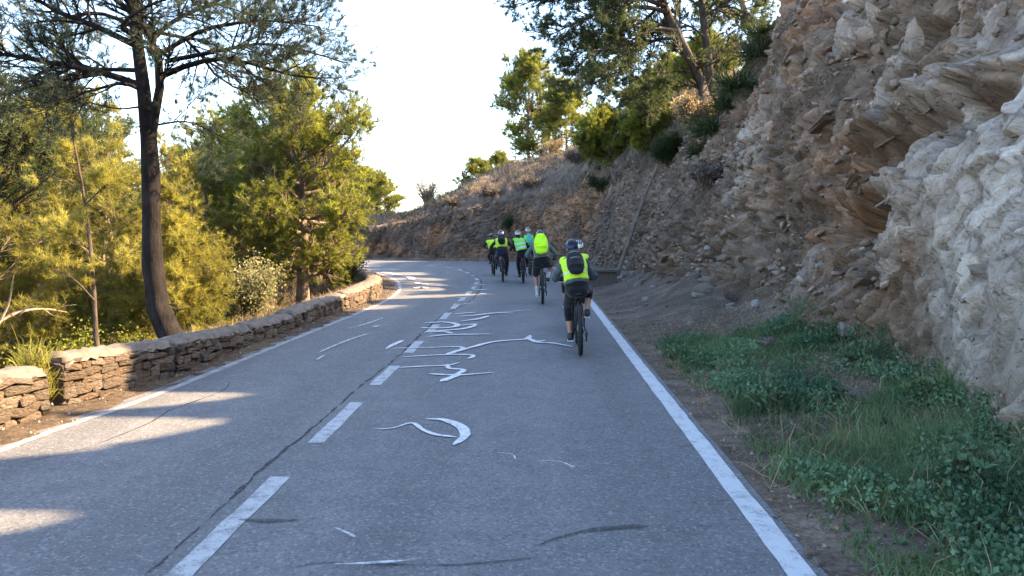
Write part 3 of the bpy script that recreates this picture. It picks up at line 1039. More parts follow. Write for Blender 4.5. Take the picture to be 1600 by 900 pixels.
def blades(C, Dv, n, length, width, spread, tintv, bend=0.35, lvar=0.4, rg=rng):
    """n bent two-part blades (quad + tip) from every centre"""
    N = len(C) * n
    c = np.repeat(C, n, axis=0)
    d = np.repeat(Dv, n, axis=0) + spread * rg.normal(size=(N, 3))
    d /= np.linalg.norm(d, axis=1)[:, None]
    w = np.cross(d, rg.normal(size=(N, 3)))
    w /= np.linalg.norm(w, axis=1)[:, None] + 1e-9
    L = np.repeat(np.broadcast_to(np.asarray(length, float), (len(C),)), n)[:, None] * (1 + lvar * rg.uniform(-1, 1, size=(N, 1)))
    W = np.repeat(np.broadcast_to(np.asarray(width, float), (len(C),)), n)[:, None]
    mid = c + d * L * 0.55
    d2_ = d + bend * rg.normal(size=(N, 3)) + np.array([0, 0, -bend * 0.8])
    d2_ /= np.linalg.norm(d2_, axis=1)[:, None]
    tip = mid + d2_ * L * 0.5
    V = np.stack([c - w * W * 0.5, c + w * W * 0.5, mid + w * W * 0.45, mid - w * W * 0.45, tip], axis=1).reshape(-1, 3)
    i = np.arange(N)[:, None] * 5
    F4 = i + np.array([[0, 1, 2, 3]])
    F3 = i + np.array([[3, 2, 4]])
    t = np.clip(np.repeat(tintv, n) + 0.14 * rg.normal(size=N), 0, 1)
    return V, [F4, F3], np.repeat(t, 5)


def leaves(C, size, tintv, up=0.5, rg=rng):
    """small folded leaves, a diamond of two triangles each"""
    N = len(C)
    d = rg.normal(size=(N, 3)) + np.array([0, 0, up])
    d /= np.linalg.norm(d, axis=1)[:, None]
    w = np.cross(d, rg.normal(size=(N, 3)))
    w /= np.linalg.norm(w, axis=1)[:, None]
    nn = np.cross(d, w)
    sz = (np.asarray(size) * (1 + 0.4 * rg.uniform(-1, 1, size=N)))[:, None]
    V = np.stack([C, C + d * sz * 0.5 + w * sz * 0.33 + nn * sz * 0.1, C + d * sz, C + d * sz * 0.5 - w * sz * 0.33 + nn * sz * 0.1], axis=1).reshape(-1, 3)
    i = np.arange(N)[:, None] * 4
    F = np.concatenate([i + np.array([[0, 1, 2]]), i + np.array([[0, 2, 3]])])
    return V, F, np.repeat(np.clip(tintv + 0.15 * rg.normal(size=N), 0, 1), 4)


def along(P, i, t):
    """points and tangents at parameter t on polylines P[i]"""
    Kp = P.shape[1]
    x = np.clip(t, 0, 0.9999) * (Kp - 1)
    k = x.astype(int)
    f = (x - k)[:, None]
    a = P[i, k]
    b = P[i, k + 1]
    tg = b - a
    return a * (1 - f) + b * f, tg / (np.linalg.norm(tg, axis=1)[:, None] + 1e-9)


def branch(P, Rd, n, tmin, length, ang, up, Kp=4, curl=0.25, flat=1.0, falloff=0.5, weight=None, rscale=0.55, rg=rng):
    """n side shoots from the polylines P"""
    L = np.linalg.norm(np.diff(P, axis=1), axis=2).sum(axis=1)
    w = L if weight is None else L * weight
    i = rg.choice(len(P), size=n, p=w / w.sum())
    t = tmin + (1 - tmin) * rg.uniform(size=n) ** 0.85
    o, tg = along(P, i, t)
    pr = np.cross(tg, rg.normal(size=(n, 3)))
    pr[:, 2] *= flat
    pr /= np.linalg.norm(pr, axis=1)[:, None] + 1e-9
    d = tg * math.cos(ang) + pr * math.sin(ang) + np.array([0, 0, up])
    d /= np.linalg.norm(d, axis=1)[:, None]
    ln = length * (1 - falloff * t) * rg.uniform(0.55, 1.25, size=n)
    x = np.linspace(0, 1, Kp)[None, :, None]
    cv = rg.normal(size=(n, 1, 3)) * curl + np.array([0, 0, up * 0.6])
    PP = o[:, None, :] + d[:, None, :] * ln[:, None, None] * x + cv * ln[:, None, None] * x ** 2 * 0.5
    xr = t * (Rd.shape[1] - 1)
    r0 = Rd[i, xr.astype(int)] * rscale
    RR = r0[:, None] * np.linspace(1, 0.35, Kp)[None]
    return PP, RR


def joinVF(parts):
    V, F, n = [], [], 0
    for v, f in parts:
        V.append(v)
        F.append(f + n)
        n += len(v)
    return np.vstack(V), np.vstack(F)


def tree_meshes(limbs, cfg, seed):
    """limbs: list of (points, r0, r1) in local space. Returns wood mesh, crown mesh, cones centres"""
    rg = np.random.default_rng(seed)
    Kp = 9
    P1 = np.array([crom(l[0], Kp) for l in limbs])
    R1 = np.array([np.linspace(l[1], l[2], Kp) for l in limbs])
    w1 = np.array([l[3] if len(l) > 3 else 1.0 for l in limbs])
    P2, R2 = branch(P1, R1, cfg['n2'], cfg.get('t2', 0.2), cfg['l2'], cfg.get('a2', R(50)), cfg.get('up2', 0.12), 5, 0.3, cfg.get('flat', 0.6), cfg.get('fall2', 0.55), w1, 0.5, rg)
    P3, R3 = branch(P2, R2, cfg['n3'], 0.25, cfg['l3'], R(42), cfg.get('up3', 0.15), 3, 0.35, 0.8, 0.4, None, 0.6, rg)
    R2 = np.minimum(R2, cfg.get('r2max', 0.022) * np.linspace(1, 0.3, 5)[None])
    wood = [tubes(P2, np.maximum(R2, cfg.get('rmin', 0.004)), 4), tubes(P3, np.maximum(R3, cfg.get('rmin', 0.004) * 0.6), 3)]
    nt = cfg['nt']
    i = rg.integers(0, len(P3), size=nt)
    t = 0.25 + 0.75 * rg.uniform(size=nt) ** 0.7
    c, tg = along(P3, i, t)
    base = rg.uniform(0, 1, size=len(P3)) * 0.35
    b2 = 0.35 * fbm(c * cfg.get('clump', 0.9), seed, 2)
    tv = np.clip(0.42 + b2 + base[i] - 0.15, 0, 1)
    V, F, ta = needles(c, tg + np.array([0, 0, 0.15]), cfg['nn'], cfg['nl'], cfg['nw'], cfg.get('ns', 0.75), tv, rg=rg)
    return wood, (V, F, ta), P2


def dome(n1, H, Rr, base, seed, rtrunk, lean=(0, 0), asym=(0, 0), shape='round', wig=0.05):
    """trunk and first-order boughs of a free-standing pine"""
    rg = np.random.default_rng(seed + 99)
    z = np.linspace(0, 1, 8)
    tp = np.column_stack([lean[0] * z ** 1.3 * H + wig * H * 0.4 * np.sin(z * 5 + seed) * z, lean[1] * z * H + wig * H * 0.4 * np.cos(z * 4 + seed) * z, z * H * 0.94])
    tp[0, 2] = -0.3
    limbs = [(tp, rtrunk, rtrunk * 0.10, 0.25)]
    T9 = crom(tp, 60)
    for k in range(n1):
        f = base + (0.97 - base) * ((k + rg.uniform()) / n1)
        o = T9[int(f * 59)]
        x = (f - base) / (1 - base)
        if shape == 'round':
            prof = (0.55 + 0.45 * math.sin(math.pi * min(1, x * 1.25 + 0.12))) * (1 - x ** 3) + 0.12
        elif shape == 'mush':
            prof = 0.25 + 0.8 * math.sin(math.pi * min(1, 0.10 + x * 0.88))
        elif shape == 'cone':
            prof = (1 - x) * 0.9 + 0.12
        else:
            prof = 0.35 + 0.65 * math.sin(math.pi * min(1, 0.25 + x * 0.7))
        az = k * 2.399 + rg.normal() * 0.4
        d = np.array([math.cos(az), math.sin(az), 0.0])
        L = Rr * prof * rg.uniform(0.75, 1.2) * (1 + asym[0] * d[0] + asym[1] * d[1])
        el = R(8 + 58 * x ** 1.3 + rg.normal() * 8)
        pts = [o]
        for t in (0.3, 0.6, 0.85, 1.0):
            pts.append(o + d * L * t * math.cos(el) + np.array([0, 0, 1]) * (L * t * math.sin(el) + 0.10 * L * t ** 2 - 0.10 * L * math.sin(math.pi * t)) + rg.normal(size=3) * 0.05 * L * t)
        r0 = rtrunk * (0.42 - 0.25 * x)
        limbs.append((np.array(pts), r0, r0 * 0.2, 1.0))
    return limbs


def put_tree(name, label, cat, loc, limbs, cfg, seed, leafm, barkm, group=None, scale=1.0, rotz=0.0):
    root = empty(name, loc, (0, 0, rotz))
    root.scale = (scale,) * 3
    tag(root, label, cat, group)
    wood, crown, P2 = tree_meshes(limbs, cfg, seed)
    tr = MB()
    V, F = tubes(np.array([crom(limbs[0][0], 14)]), np.linspace(limbs[0][1], limbs[0][2], 14)[None] * (1 + 0.5 * np.exp(-np.linspace(0, 14, 14)))[None], 12)
    # furrowed, slightly knobbly bark
    V = V + 0.05 * limbs[0][1] * np.random.default_rng(seed).normal(size=V.shape)
    link("trunk", mesh_np("trunk", V, F, smooth=True), M[barkm], root)
    Lb = [(l[0], l[1], l[2]) for l in limbs[1:]]
    if Lb:
        P1 = np.array([crom(l[0], 9) for l in Lb])
        R1 = np.array([np.linspace(l[1], l[2], 9) for l in Lb])
        wood = [tubes(P1, R1, 6)] + wood
    V, F = joinVF(wood)
    link("branches", mesh_np("branches", V, F, smooth=True), M[barkm], root)
    V, F, ta = crown
    link("crown", mesh_np("crown", V, F, {"tint": ta}), M[leafm], root)
    return root


def copy_tree(root, loc, rotz, scale, label, group=None):
    r = root.copy()
    COL.objects.link(r)
    r.location = loc
    r.rotation_euler = (0, 0, rotz)
    r.scale = scale if not np.isscalar(scale) else (scale,) * 3
    r['label'] = label
    if group:
        r['group'] = group
    for ch in root.children:
        c = ch.copy()
        COL.objects.link(c)
        c.parent = r
    return r


#@TREES
# ------------------------------------------------------------------ trees on the left
# foreground pine: its limbs follow the photograph, each at its own depth
Y1 = 10.4
B1 = np.array([-4.86, Y1, -0.35])


def L1(pts, dy0=0.0, dy1=0.0):
    n = len(pts)
    return np.array([PT(u, v, Y1 + dy0 + (dy1 - dy0) * k / max(1, n - 1)) - B1 for k, (u, v) in enumerate(pts)])


trunk1 = np.vstack([[[0.05, 0, -0.1]], L1([(272, 530), (250, 490), (240, 430), (237, 340), (235, 250), (228, 165), (218, 90), (209, 20), (204, -70), (198, -170), (205, -280)])])
limbs1 = [(trunk1, 0.155, 0.035, 0.0),
          (L1([(235, 225), (240, 190), (247, 150), (252, 120), (246, 85), (228, 45), (200, 5), (185, -60), (150, -150)], 0.05, -0.6), 0.07, 0.02),
          (L1([(222, 135), (169, 116), (111, 104), (62, 95), (0, 84), (-70, 80)], 0, -0.8), 0.055, 0.012),
          (L1([(220, 110), (150, 108), (80, 106), (0, 104)], 0, 1.4), 0.035, 0.008),
          (L1([(210, 70), (147, 40), (89, 18), (40, -12), (-30, -50)], 0, -0.4), 0.05, 0.012),
          (L1([(255, 118), (300, 100), (355, 91), (410, 105), (470, 120), (530, 122)], 0, -0.5), 0.042, 0.008),
          (L1([(258, 96), (330, 82), (412, 68), (470, 78), (540, 98)], 0, 0.9), 0.036, 0.007),
          (L1([(250, 85), (310, 50), (370, 36), (430, 33), (500, 42)], 0, -1.2), 0.034, 0.007),
          (L1([(240, 60), (275, 30), (330, 6), (380, -18), (450, -40)], 0, 0.8), 0.036, 0.008),
          (L1([(246, 195), (290, 190), (330, 205), (362, 222)], 0, -0.5), 0.016, 0.004),
          (L1([(230, 165), (185, 170), (130, 160), (95, 175)], 0, 0.6), 0.016, 0.004),
          (L1([(205, 20), (150, -30), (100, -90), (40, -130)], 0, 0.7), 0.04, 0.01),
          (L1([(205, -20), (260, -70), (320, -120), (400, -150)], 0, -0.6), 0.04, 0.01),
          (L1([(203, -60), (180, -150), (120, -230), (60, -260)], 0, -0.9), 0.035, 0.01),
          (L1([(200, -100), (240, -190), (300, -250), (360, -280)], 0, 0.9), 0.035, 0.01),
          (L1([(220, 140), (190, 130), (150, 140), (110, 150), (60, 175)], 0, -1.3), 0.03, 0.006),
          (L1([(215, 60), (190, 40), (230, 10), (290, -10)], 0, -1.9), 0.03, 0.007),
          (L1([(210, 40), (150, 20), (90, 30), (20, 40)], 0, 1.9), 0.035, 0.007),
          (L1([(212, 50), (290, 60), (340, 120), (400, 150), (450, 160)], 0, 1.9), 0.03, 0.006)]
put_tree("pine_tree", "tall dark pine with a bare curved trunk leaning from behind the stone wall", "tree", B1, limbs1,
         dict(n2=430, l2=0.85, n3=4600, l3=0.36, nt=16000, nn=9, nl=0.075, nw=0.0055, ns=0.75, up2=0.05, rmin=0.0035, clump=1.6, t2=0.18), 101, 'pine_blue', 'bark_dark')
# cones on the bare twigs
_t1 = bpy.data.objects["pine_tree"]
rc = np.random.default_rng(5)
wv = np.array([v.co for v in _t1.children[1].data.vertices])
pick = wv[rc.choice(len(wv), 170)]
mb = MB()
for c_ in pick:
    mb.ellipsoid(c_ + rc.normal(size=3) * 0.02, (0.022, 0.022, 0.034), None, 6, 4)
oc = mb.build("cones", M['bark'], _t1)
tag(oc, kind='stuff')


def stand(x, y, dz=-0.05):
    return (x, y, hz(x, y) + dz)


big = dict(n2=620, l2=0.95, n3=4200, l3=0.46, nt=15000, nn=7, nl=0.13, nw=0.016, ns=0.8, up2=0.14, rmin=0.008, clump=0.8)
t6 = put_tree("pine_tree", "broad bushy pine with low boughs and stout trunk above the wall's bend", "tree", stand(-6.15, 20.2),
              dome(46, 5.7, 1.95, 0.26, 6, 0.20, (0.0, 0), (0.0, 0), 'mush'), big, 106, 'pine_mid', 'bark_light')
t8 = put_tree("pine_tree", "bright yellow-green pine at the right edge of the left wood", "tree", stand(-7.9, 27.2),
              dome(40, 6.2, 1.45, 0.18, 8, 0.16, (0.0, 0), (0.1, 0), 'mush'), big, 108, 'pine_mid', 'bark_light')
copy_tree(t6, stand(-9.6, 24.0), 2.1, 1.12, "darker round pine behind and left of the broad bushy pine")
young = dict(n2=420, l2=0.8, n3=3000, l3=0.36, nt=11000, nn=8, nl=0.115, nw=0.011, ns=0.8, up2=0.2, rmin=0.005, clump=1.1)
t3 = put_tree("pine_tree", "yellow feathery young pine between the thin sapling and the dark trunk", "tree", stand(-8.3, 14.6),
              dome(42, 5.0, 1.55, 0.06, 3, 0.07, (0.0, 0), (0, 0), 'round'), young, 103, 'pine_yellow', 'bark_light')
t5 = put_tree("pine_tree", "low yellow-green young pine just right of the dark curved trunk", "tree", stand(-6.5, 13.6),
              dome(30, 3.2, 0.75, 0.04, 5, 0.05, (0.0, 0), (0, 0), 'round'), dict(young, n2=260, n3=1900, nt=8000, l2=0.6, l3=0.3), 105, 'pine_yellow', 'bark_light')
copy_tree(t3, stand(-9.6, 12.6), 1.3, 0.98, "yellow young pine farthest left above the wall's gap")
copy_tree(t3, stand(-11.2, 17.5), 2.6, 1.25, "yellow pine rising behind the thin dark sapling")
copy_tree(t3, stand(-8.8, 18.3), 4.0, 1.05, "yellow-green pine filling the gap left of the broad bushy pine")
# thin sapling with a dark stem and few needles
def PL(pts, y, b):
    return np.array([PT(u, v, y) - b for u, v in pts])


bs = np.array(stand(-6.75, 11.9))
put_tree("pine_sapling", "thin dark pine sapling with a bare leaning stem and sparse needles", "tree", bs,
         [(np.vstack([[[0, 0, -0.2]], PL([(152, 545), (148, 480), (143, 400), (130, 300), (115, 220), (108, 180)], 11.9, bs)]), 0.045, 0.01, 0.3),
          (PL([(148, 470), (120, 440), (95, 425), (60, 420)], 11.6, bs), 0.014, 0.004), (PL([(143, 400), (110, 370), (85, 350)], 12.2, bs), 0.012, 0.004),
          (PL([(143, 420), (180, 400), (215, 395)], 12.2, bs), 0.012, 0.004), (PL([(130, 300), (95, 280), (60, 270)], 11.7, bs), 0.012, 0.004),
          (PL([(133, 320), (165, 290), (190, 280)], 11.7, bs), 0.012, 0.004), (PL([(118, 230), (90, 205), (70, 170)], 12, bs), 0.01, 0.003), (PL([(112, 200), (135, 175), (150, 150)], 12, bs), 0.01, 0.003)],
         dict(n2=60, l2=0.45, n3=420, l3=0.25, nt=1700, nn=9, nl=0.10, nw=0.008, ns=0.8, up2=0.1), 104, 'pine_yellow', 'bark')
tall = dict(n2=560, l2=1.4, n3=3600, l3=0.5, nt=13000, nn=7, nl=0.15, nw=0.02, ns=0.8, up2=0.12, rmin=0.01, clump=0.7)
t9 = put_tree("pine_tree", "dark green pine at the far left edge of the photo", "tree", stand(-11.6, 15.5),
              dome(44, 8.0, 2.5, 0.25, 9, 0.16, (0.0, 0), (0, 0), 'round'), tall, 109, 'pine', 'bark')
copy_tree(t9, stand(-14.0, 22), 2.2, 1.0, "tall dark pine standing behind the yellow young pines")
WOOD = "pines filling the wood behind the wall"
k = 0
for (x, y, s, r) in [(-13, 30, 1.0, 0.5), (-17, 27, 1.15, 1.5), (-20, 34, 1.2, 2.5), (-15, 37.0, 0.85, 3.3), (-24, 28, 1.3, 4.1), (-26, 40, 1.2, 5.0), (-19, 20, 1.1, 0.9), (-33, 36, 1.4, 1.9), (-31, 48, 1.2, 2.9),
                     (-16.5, 14, 1.1, 3.6), (-22, 18, 1.2, 0.2), (-40, 45, 1.4, 1.1), (-13.5, 32.5, 0.8, 2.0)]:
    copy_tree([t6, t8, t9][k % 3], stand(x, y), r, s, "background pine in the sunlit wood left of the bend", WOOD)
    k += 1


def shrub(name, label, loc, rad, hgt, n, leafm, kind='leaf', size=0.05, seed=1, cat="shrub", group=None, stems=14, stem_m='bark_light'):
    rg = np.random.default_rng(seed)
    root = empty(name, loc)
    tag(root, label, cat, group)
    E = []
    for k_ in range(stems):
        az = rg.uniform(0, 6.283)
        d = np.array([math.cos(az) * rad * rg.uniform(0.2, 0.95), math.sin(az) * rad * rg.uniform(0.2, 0.95), hgt * rg.uniform(0.55, 1.0)])
        E.append(np.stack([np.zeros(3), d * np.array([0.35, 0.35, 0.5]), d]))
    P1 = np.array(E)
    R1 = np.full((stems, 3), 0.012 * (rad + hgt)) * np.array([[1, 0.7, 0.3]])
    P2, R2 = branch(P1, R1, stems * 9, 0.2, 0.5 * (rad + hgt) * 0.5, R(45), 0.25, 4, 0.3, rg=rg)
    V, F = joinVF([tubes(P1, R1, 5), tubes(P2, np.maximum(R2, 0.003), 3)])
    link("stems", mesh_np("stems", V, F), M[stem_m], root)
    i = rg.integers(0, len(P2), size=n)
    c, tg = along(P2, i, rg.uniform(0.15, 1, size=n))
    c = c + rg.normal(size=c.shape) * 0.05 * (rad + hgt)
    tv = np.clip(0.45 + 0.4 * fbm(c * 2.2, seed, 2), 0, 1)
    if kind == 'leaf':
        V, F, ta = leaves(c, np.full(n, size), tv, rg=rg)
    elif kind == 'needle':
        V, F, ta = needles(c, tg, 6, size * 2, size * 0.16, 0.7, tv, rg=rg)
    else:
        V, F, ta = blades(c, tg + np.array([0, 0, 0.4]), 1, size * 4, size * 0.2, 0.35, tv, rg=rg)
    link("leaves", mesh_np("leaves", V, F, {"tint": ta}), M[leafm], root)
    return root


shrub("shrub", "pale grey-green bush lit by the sun behind the middle of the wall", stand(-5.75, 15.4), 0.75, 1.45, 5200, 'shrub_pale', 'leaf', 0.055, 201)
shrub("shrub", "smaller pale dry bush left of the pale grey-green bush", stand(-6.3, 15.0), 0.5, 0.95, 2600, 'shrub_pale', 'leaf', 0.05, 202)
shrub("shrub", "dark green bush behind the far curve of the wall", stand(-5.55, 22.6), 0.75, 1.15, 6000, 'shrub_dark', 'leaf', 0.055, 203)
shrub("shrub", "second dark bush beyond the far curve of the wall", stand(-6.4, 24.8), 0.7, 1.0, 4500, 'shrub_dark', 'leaf', 0.055, 204)
shrub("grass_clump", "yellow dry grass clump growing in the gap of the stone wall", (-4.78, 7.16, -0.12), 0.16, 0.62, 900, 'pine_yellow', 'blade', 0.05, 205, "grass clump", stem_m='dry')
shrub("shrub", "yellow-green bush in the lower left corner of the wood", stand(-7.2, 9.2), 0.8, 1.3, 4200, 'pine_yellow', 'leaf', 0.05, 206)
shrub("shrub", "olive bush under the thin sapling", stand(-7.4, 12.6), 0.8, 1.1, 4200, 'pine_mid', 'leaf', 0.05, 207)
# fallen pale branch arching at the far left
fb_ = empty("fallen_branch", tuple(PT(-30, 505, 10.6)))
tag(fb_, "pale dead branch arching low at the left edge behind the wall", "branch")
o_ = PT(-30, 505, 10.6)
fp = np.array([PT(u, v, y) - o_ for u, v, y in [(-30, 540, 10.4), (0, 503, 10.5), (35, 487, 10.7), (70, 483, 10.9), (105, 488, 11.2)]])
f2_ = np.array([PT(u, v, y) - o_ for u, v, y in [(-10, 450, 10.6), (5, 440, 10.5), (22, 428, 10.4), (30, 415, 10.4)]])
mbw = MB().tube(crom(fp, 16), np.linspace(0.032, 0.010, 16) * (1 + 0.18 * np.sin(np.arange(16) * 2.1)), 7)
mbw.tube(crom(np.vstack([fp[1], fp[1] + [0.1, 0.05, 0.25], f2_[2]]), 10), np.linspace(0.018, 0.006, 10), 6)
for a_, b_ in ((5, (0.18, 0.1, 0.16)), (8, (0.2, -0.1, 0.12)), (11, (0.12, 0.1, -0.15)), (13, (0.2, 0.05, 0.1))):
    c_ = crom(fp, 16)[a_]
    mbw.tube(crom(np.array([c_, c_ + np.array(b_) * 0.6, c_ + np.array(b_) * [1.4, 1, 0.8]]), 6), np.linspace(0.010, 0.003, 6), 5)
mbw.build("limb", M['pale_wood'], fb_)

# dry grass on the left slope
def scatter_ground(n, x0, x1, y0, y1, dmin, dmax):
    P_ = np.column_stack([rng.uniform(x0, x1, n), rng.uniform(y0, y1, n)])
    z, d = hill_z(P_)
    k_ = (d > dmin) & (d < dmax)
    return np.column_stack([P_, z])[k_]


gp_ = scatter_ground(16000, -14, -3.5, 3, 36, 0.9, 9)
tv = np.clip(0.5 + 0.4 * fbm(gp_ * 0.7, 71, 2), 0, 1)
V, F, ta = blades(gp_, np.tile([0, 0, 1.0], (len(gp_), 1)), 4, 0.22, 0.012, 0.35, tv)
tag(link("dry_grass", mesh_np("dry_grass", V, F, {"tint": ta}), M['dry']), kind='stuff')

#@RIGHT
# ------------------------------------------------------------------ plants on the cutting
def brow_pt(u, y, v=None):
    """a place on the slope y metres ahead in the direction of photo column u, at the slope's own height"""
    P_ = PT(u, 357, y)
    m_ = TT > 1.2
    d = (Q[:, :, 0] - P_[0]) ** 2 + (Q[:, :, 1] - P_[1]) ** 2 + np.where(m_, 0, 1e6)
    j = np.unravel_index(d.argmin(), d.shape)
    return Q[j].copy()


crest = dict(n2=760, l2=1.35, n3=5200, l3=0.45, nt=26000, nn=7, nl=0.14, nw=0.017, ns=0.8, up2=0.08, rmin=0.009, clump=0.8, t2=0.15)
bp = on_cliff_ray(1104, 165, 1.5)


def LB(pts, y0, y1, b):
    n = len(pts)
    return np.array([PT(u, v, y0 + (y1 - y0) * k_ / (n - 1)) - b for k_, (u, v) in enumerate(pts)])


P1L = [(np.vstack([[[0, 0, -0.4]], LB([(1102, 150), (1085, 105), (1062, 60), (1040, 15), (1018, -40), (990, -100), (970, -170)], 25, 24.4, bp)]), 0.22, 0.06, 0.3),
       (LB([(1058, 48), (1020, 45), (985, 65), (960, 95), (935, 130)], 24.6, 23.6, bp), 0.06, 0.012),
       (LB([(1056, 60), (1025, 62), (995, 80), (970, 105), (955, 120)], 24.6, 25.6, bp), 0.06, 0.012),
       (LB([(1060, 62), (1040, 90), (1020, 130), (1000, 165)], 24.6, 24.0, bp), 0.05, 0.010),
       (LB([(1045, 20), (1000, 10), (940, 20), (890, 40), (850, 60)], 24.6, 23.4, bp), 0.08, 0.012),
       (LB([(1040, 10), (980, -10), (910, -20), (850, -5), (810, 10)], 24.6, 24.6, bp), 0.08, 0.012),
       (LB([(1025, -25), (960, -50), (890, -70), (820, -60)], 24.5, 22.8, bp), 0.07, 0.012),
       (LB([(1010, -60), (950, -110), (880, -130)], 24.4, 26.0, bp), 0.07, 0.012),
       (LB([(1020, -30), (1060, -80), (1110, -110)], 24.4, 23.5, bp), 0.07, 0.012),
       (LB([(1035, 0), (1010, 30), (970, 50), (920, 75), (895, 95)], 24.6, 27, bp), 0.06, 0.012),
       (LB([(1000, -80), (980, -160), (920, -210)], 24.4, 24.0, bp), 0.05, 0.012),
       (LB([(985, -120), (1030, -180), (1080, -220)], 24.4, 25.4, bp), 0.05, 0.012),
       (LB([(1030, -10), (990, 0), (940, 60), (900, 110), (880, 140)], 24.6, 28.2, bp), 0.05, 0.012)]
put_tree("pine_tree", "large dark pine leaning left from the top of the rock cutting", "tree", bp, P1L, dict(crest, nt=23000), 301, 'pine', 'bark')
bp2 = brow_pt(1112, 26.6)
P2L = [(np.vstack([[[0, 0, -0.4]], LB([(1112, 150), (1106, 90), (1100, 40), (1096, 0), (1098, -60), (1110, -140)], 26.6, 26.8, bp2)]), 0.17, 0.05, 0.3),
       (LB([(1104, 60), (1075, 40), (1050, 50), (1030, 60)], 26.6, 26, bp2), 0.04, 0.01), (LB([(1100, 25), (1130, 10), (1165, 20), (1190, 40)], 26.6, 26, bp2), 0.05, 0.01),
       (LB([(1098, 0), (1060, -20), (1010, -30)], 26.7, 27.5, bp2), 0.05, 0.01), (LB([(1098, -10), (1140, -40), (1190, -40)], 26.7, 25.8, bp2), 0.05, 0.01),
       (LB([(1100, -60), (1060, -110), (1010, -120)], 26.7, 27.5, bp2), 0.05, 0.01), (LB([(1102, -70), (1150, -120), (1200, -130)], 26.7, 26, bp2), 0.05, 0.01),
       (LB([(1106, 80), (1130, 70), (1160, 75)], 26.6, 27.6, bp2), 0.03, 0.008), (LB([(1106, -110), (1080, -170), (1070, -220)], 26.7, 27.5, bp2), 0.04, 0.01)]
put_tree("pine_tree", "upright pine with bare stem right behind the leaning pine", "tree", bp2, P2L, dict(crest, n2=380, n3=2400, nt=8500), 302, 'pine', 'bark')
bp3 = brow_pt(1178, 30)
P3L = [(np.vstack([[[0, 0, -0.4]], LB([(1178, 70), (1168, 30), (1158, 0), (1150, -60), (1150, -150)], 30, 30, bp3)]), 0.16, 0.05, 0.3),
       (LB([(1165, 20), (1130, 15), (1095, 30)], 30, 29, bp3), 0.04, 0.01), (LB([(1160, 5), (1200, -10), (1235, 5)], 30, 31, bp3), 0.04, 0.01),
       (LB([(1155, -30), (1120, -50), (1080, -40)], 30, 31, bp3), 0.05, 0.01), (LB([(1152, -50), (1200, -80), (1250, -70)], 30, 29.5, bp3), 0.05, 0.01),
       (LB([(1150, -90), (1110, -140), (1070, -150)], 30, 30.5, bp3), 0.05, 0.01), (LB([(1150, -110), (1190, -170), (1230, -180)], 30, 30.5, bp3), 0.05, 0.01)]
put_tree("pine_tree", "small forked pine farthest right on the crest beside the rock", "tree", bp3, P3L, dict(crest, n2=300, n3=1900, nt=6500), 303, 'pine_mid', 'bark_light')
bp4 = on_cliff_ray(945, 238, 1.5)
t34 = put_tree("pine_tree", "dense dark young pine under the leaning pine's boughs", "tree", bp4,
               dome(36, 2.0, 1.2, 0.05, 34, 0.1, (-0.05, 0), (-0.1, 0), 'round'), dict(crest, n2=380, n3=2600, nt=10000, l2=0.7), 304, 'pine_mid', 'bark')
copy_tree(t34, on_cliff_ray(1015, 215, 1.5), 1.7, 0.7, "dark bushy pine half hidden behind the leaning pine")
lit = dict(n2=520, l2=1.1, n3=3600, l3=0.5, nt=14000, nn=6, nl=0.17, nw=0.022, ns=0.8, up2=0.25, rmin=0.012, clump=0.7)
bp5 = brow_pt(824, 50)
for (x, y, sc_, lb) in [(6.4, 37.0, 1.0, "dark young pine added on the crest for shade, seen through the leaning pine's boughs"), (6.9, 39.6, 1.1, "green young pine added on the crest for shade, left of the leaning pine's trunk"), (5.6, 41.5, 1.0, "rounded young pine added on the crest for shade, under the leaning pine's lowest boughs"), (7.6, 34.5, 1.0, "young pine added on the crest for shade, right behind the leaning pine's trunk")]:  # pines added on the crest to keep sun off the bend
    d = (Q[:, :, 0] - x) ** 2 + (Q[:, :, 1] - y) ** 2 + np.where(TT > 2, 0, 1e6)
    j = np.unravel_index(d.argmin(), d.shape)
    copy_tree(t34, Q[j], x * 2.7, sc_, lb)
t35 = put_tree("pine_tree", "airy light green pine alone on the ridge against the white sky", "tree", bp5,
               dome(46, 6.6, 2.1, 0.10, 35, 0.11, (-0.02, 0), (0.0, 0), 'mush'), dict(lit, n2=640, n3=4600, nt=20000), 305, 'pine_mid', 'bark_light')
copy_tree(t35, brow_pt(745, 54), 2.0, (0.62, 0.62, 0.45), "low yellow-green pine left of the airy ridge pine")
copy_tree(t35, brow_pt(775, 57), 4.0, (0.6, 0.6, 0.55), "light young pine close left of the airy ridge pine")
copy_tree(t35, brow_pt(882, 48), 1.0, (0.7, 0.7, 0.6), "bright yellow pine right of the airy ridge pine")
copy_tree(t35, brow_pt(600, 56), 0.4, (0.75, 0.75, 0.5), "low sunlit pine on the bank's left end")
copy_tree(t35, brow_pt(560, 60), 2.4, (1.0, 1.0, 0.6), "sunlit pine at the far end of the road behind the bank")
copy_tree(t35, brow_pt(515, 58), 3.1, (1.1, 1.1, 0.8), "pine seen between the left wood and the bank's end")
for (x, y, sc_) in []:
    d = (Q[:, :, 0] - x) ** 2 + (Q[:, :, 1] - y) ** 2 + np.where(TT > 2, 0, 1e6)
    j = np.unravel_index(d.argmin(), d.shape)
    copy_tree(t9, Q[j], x * 3.1, sc_ * 0.85, "shadowy pine on the hill behind the leaning pine", "pines on the hill above the cutting")

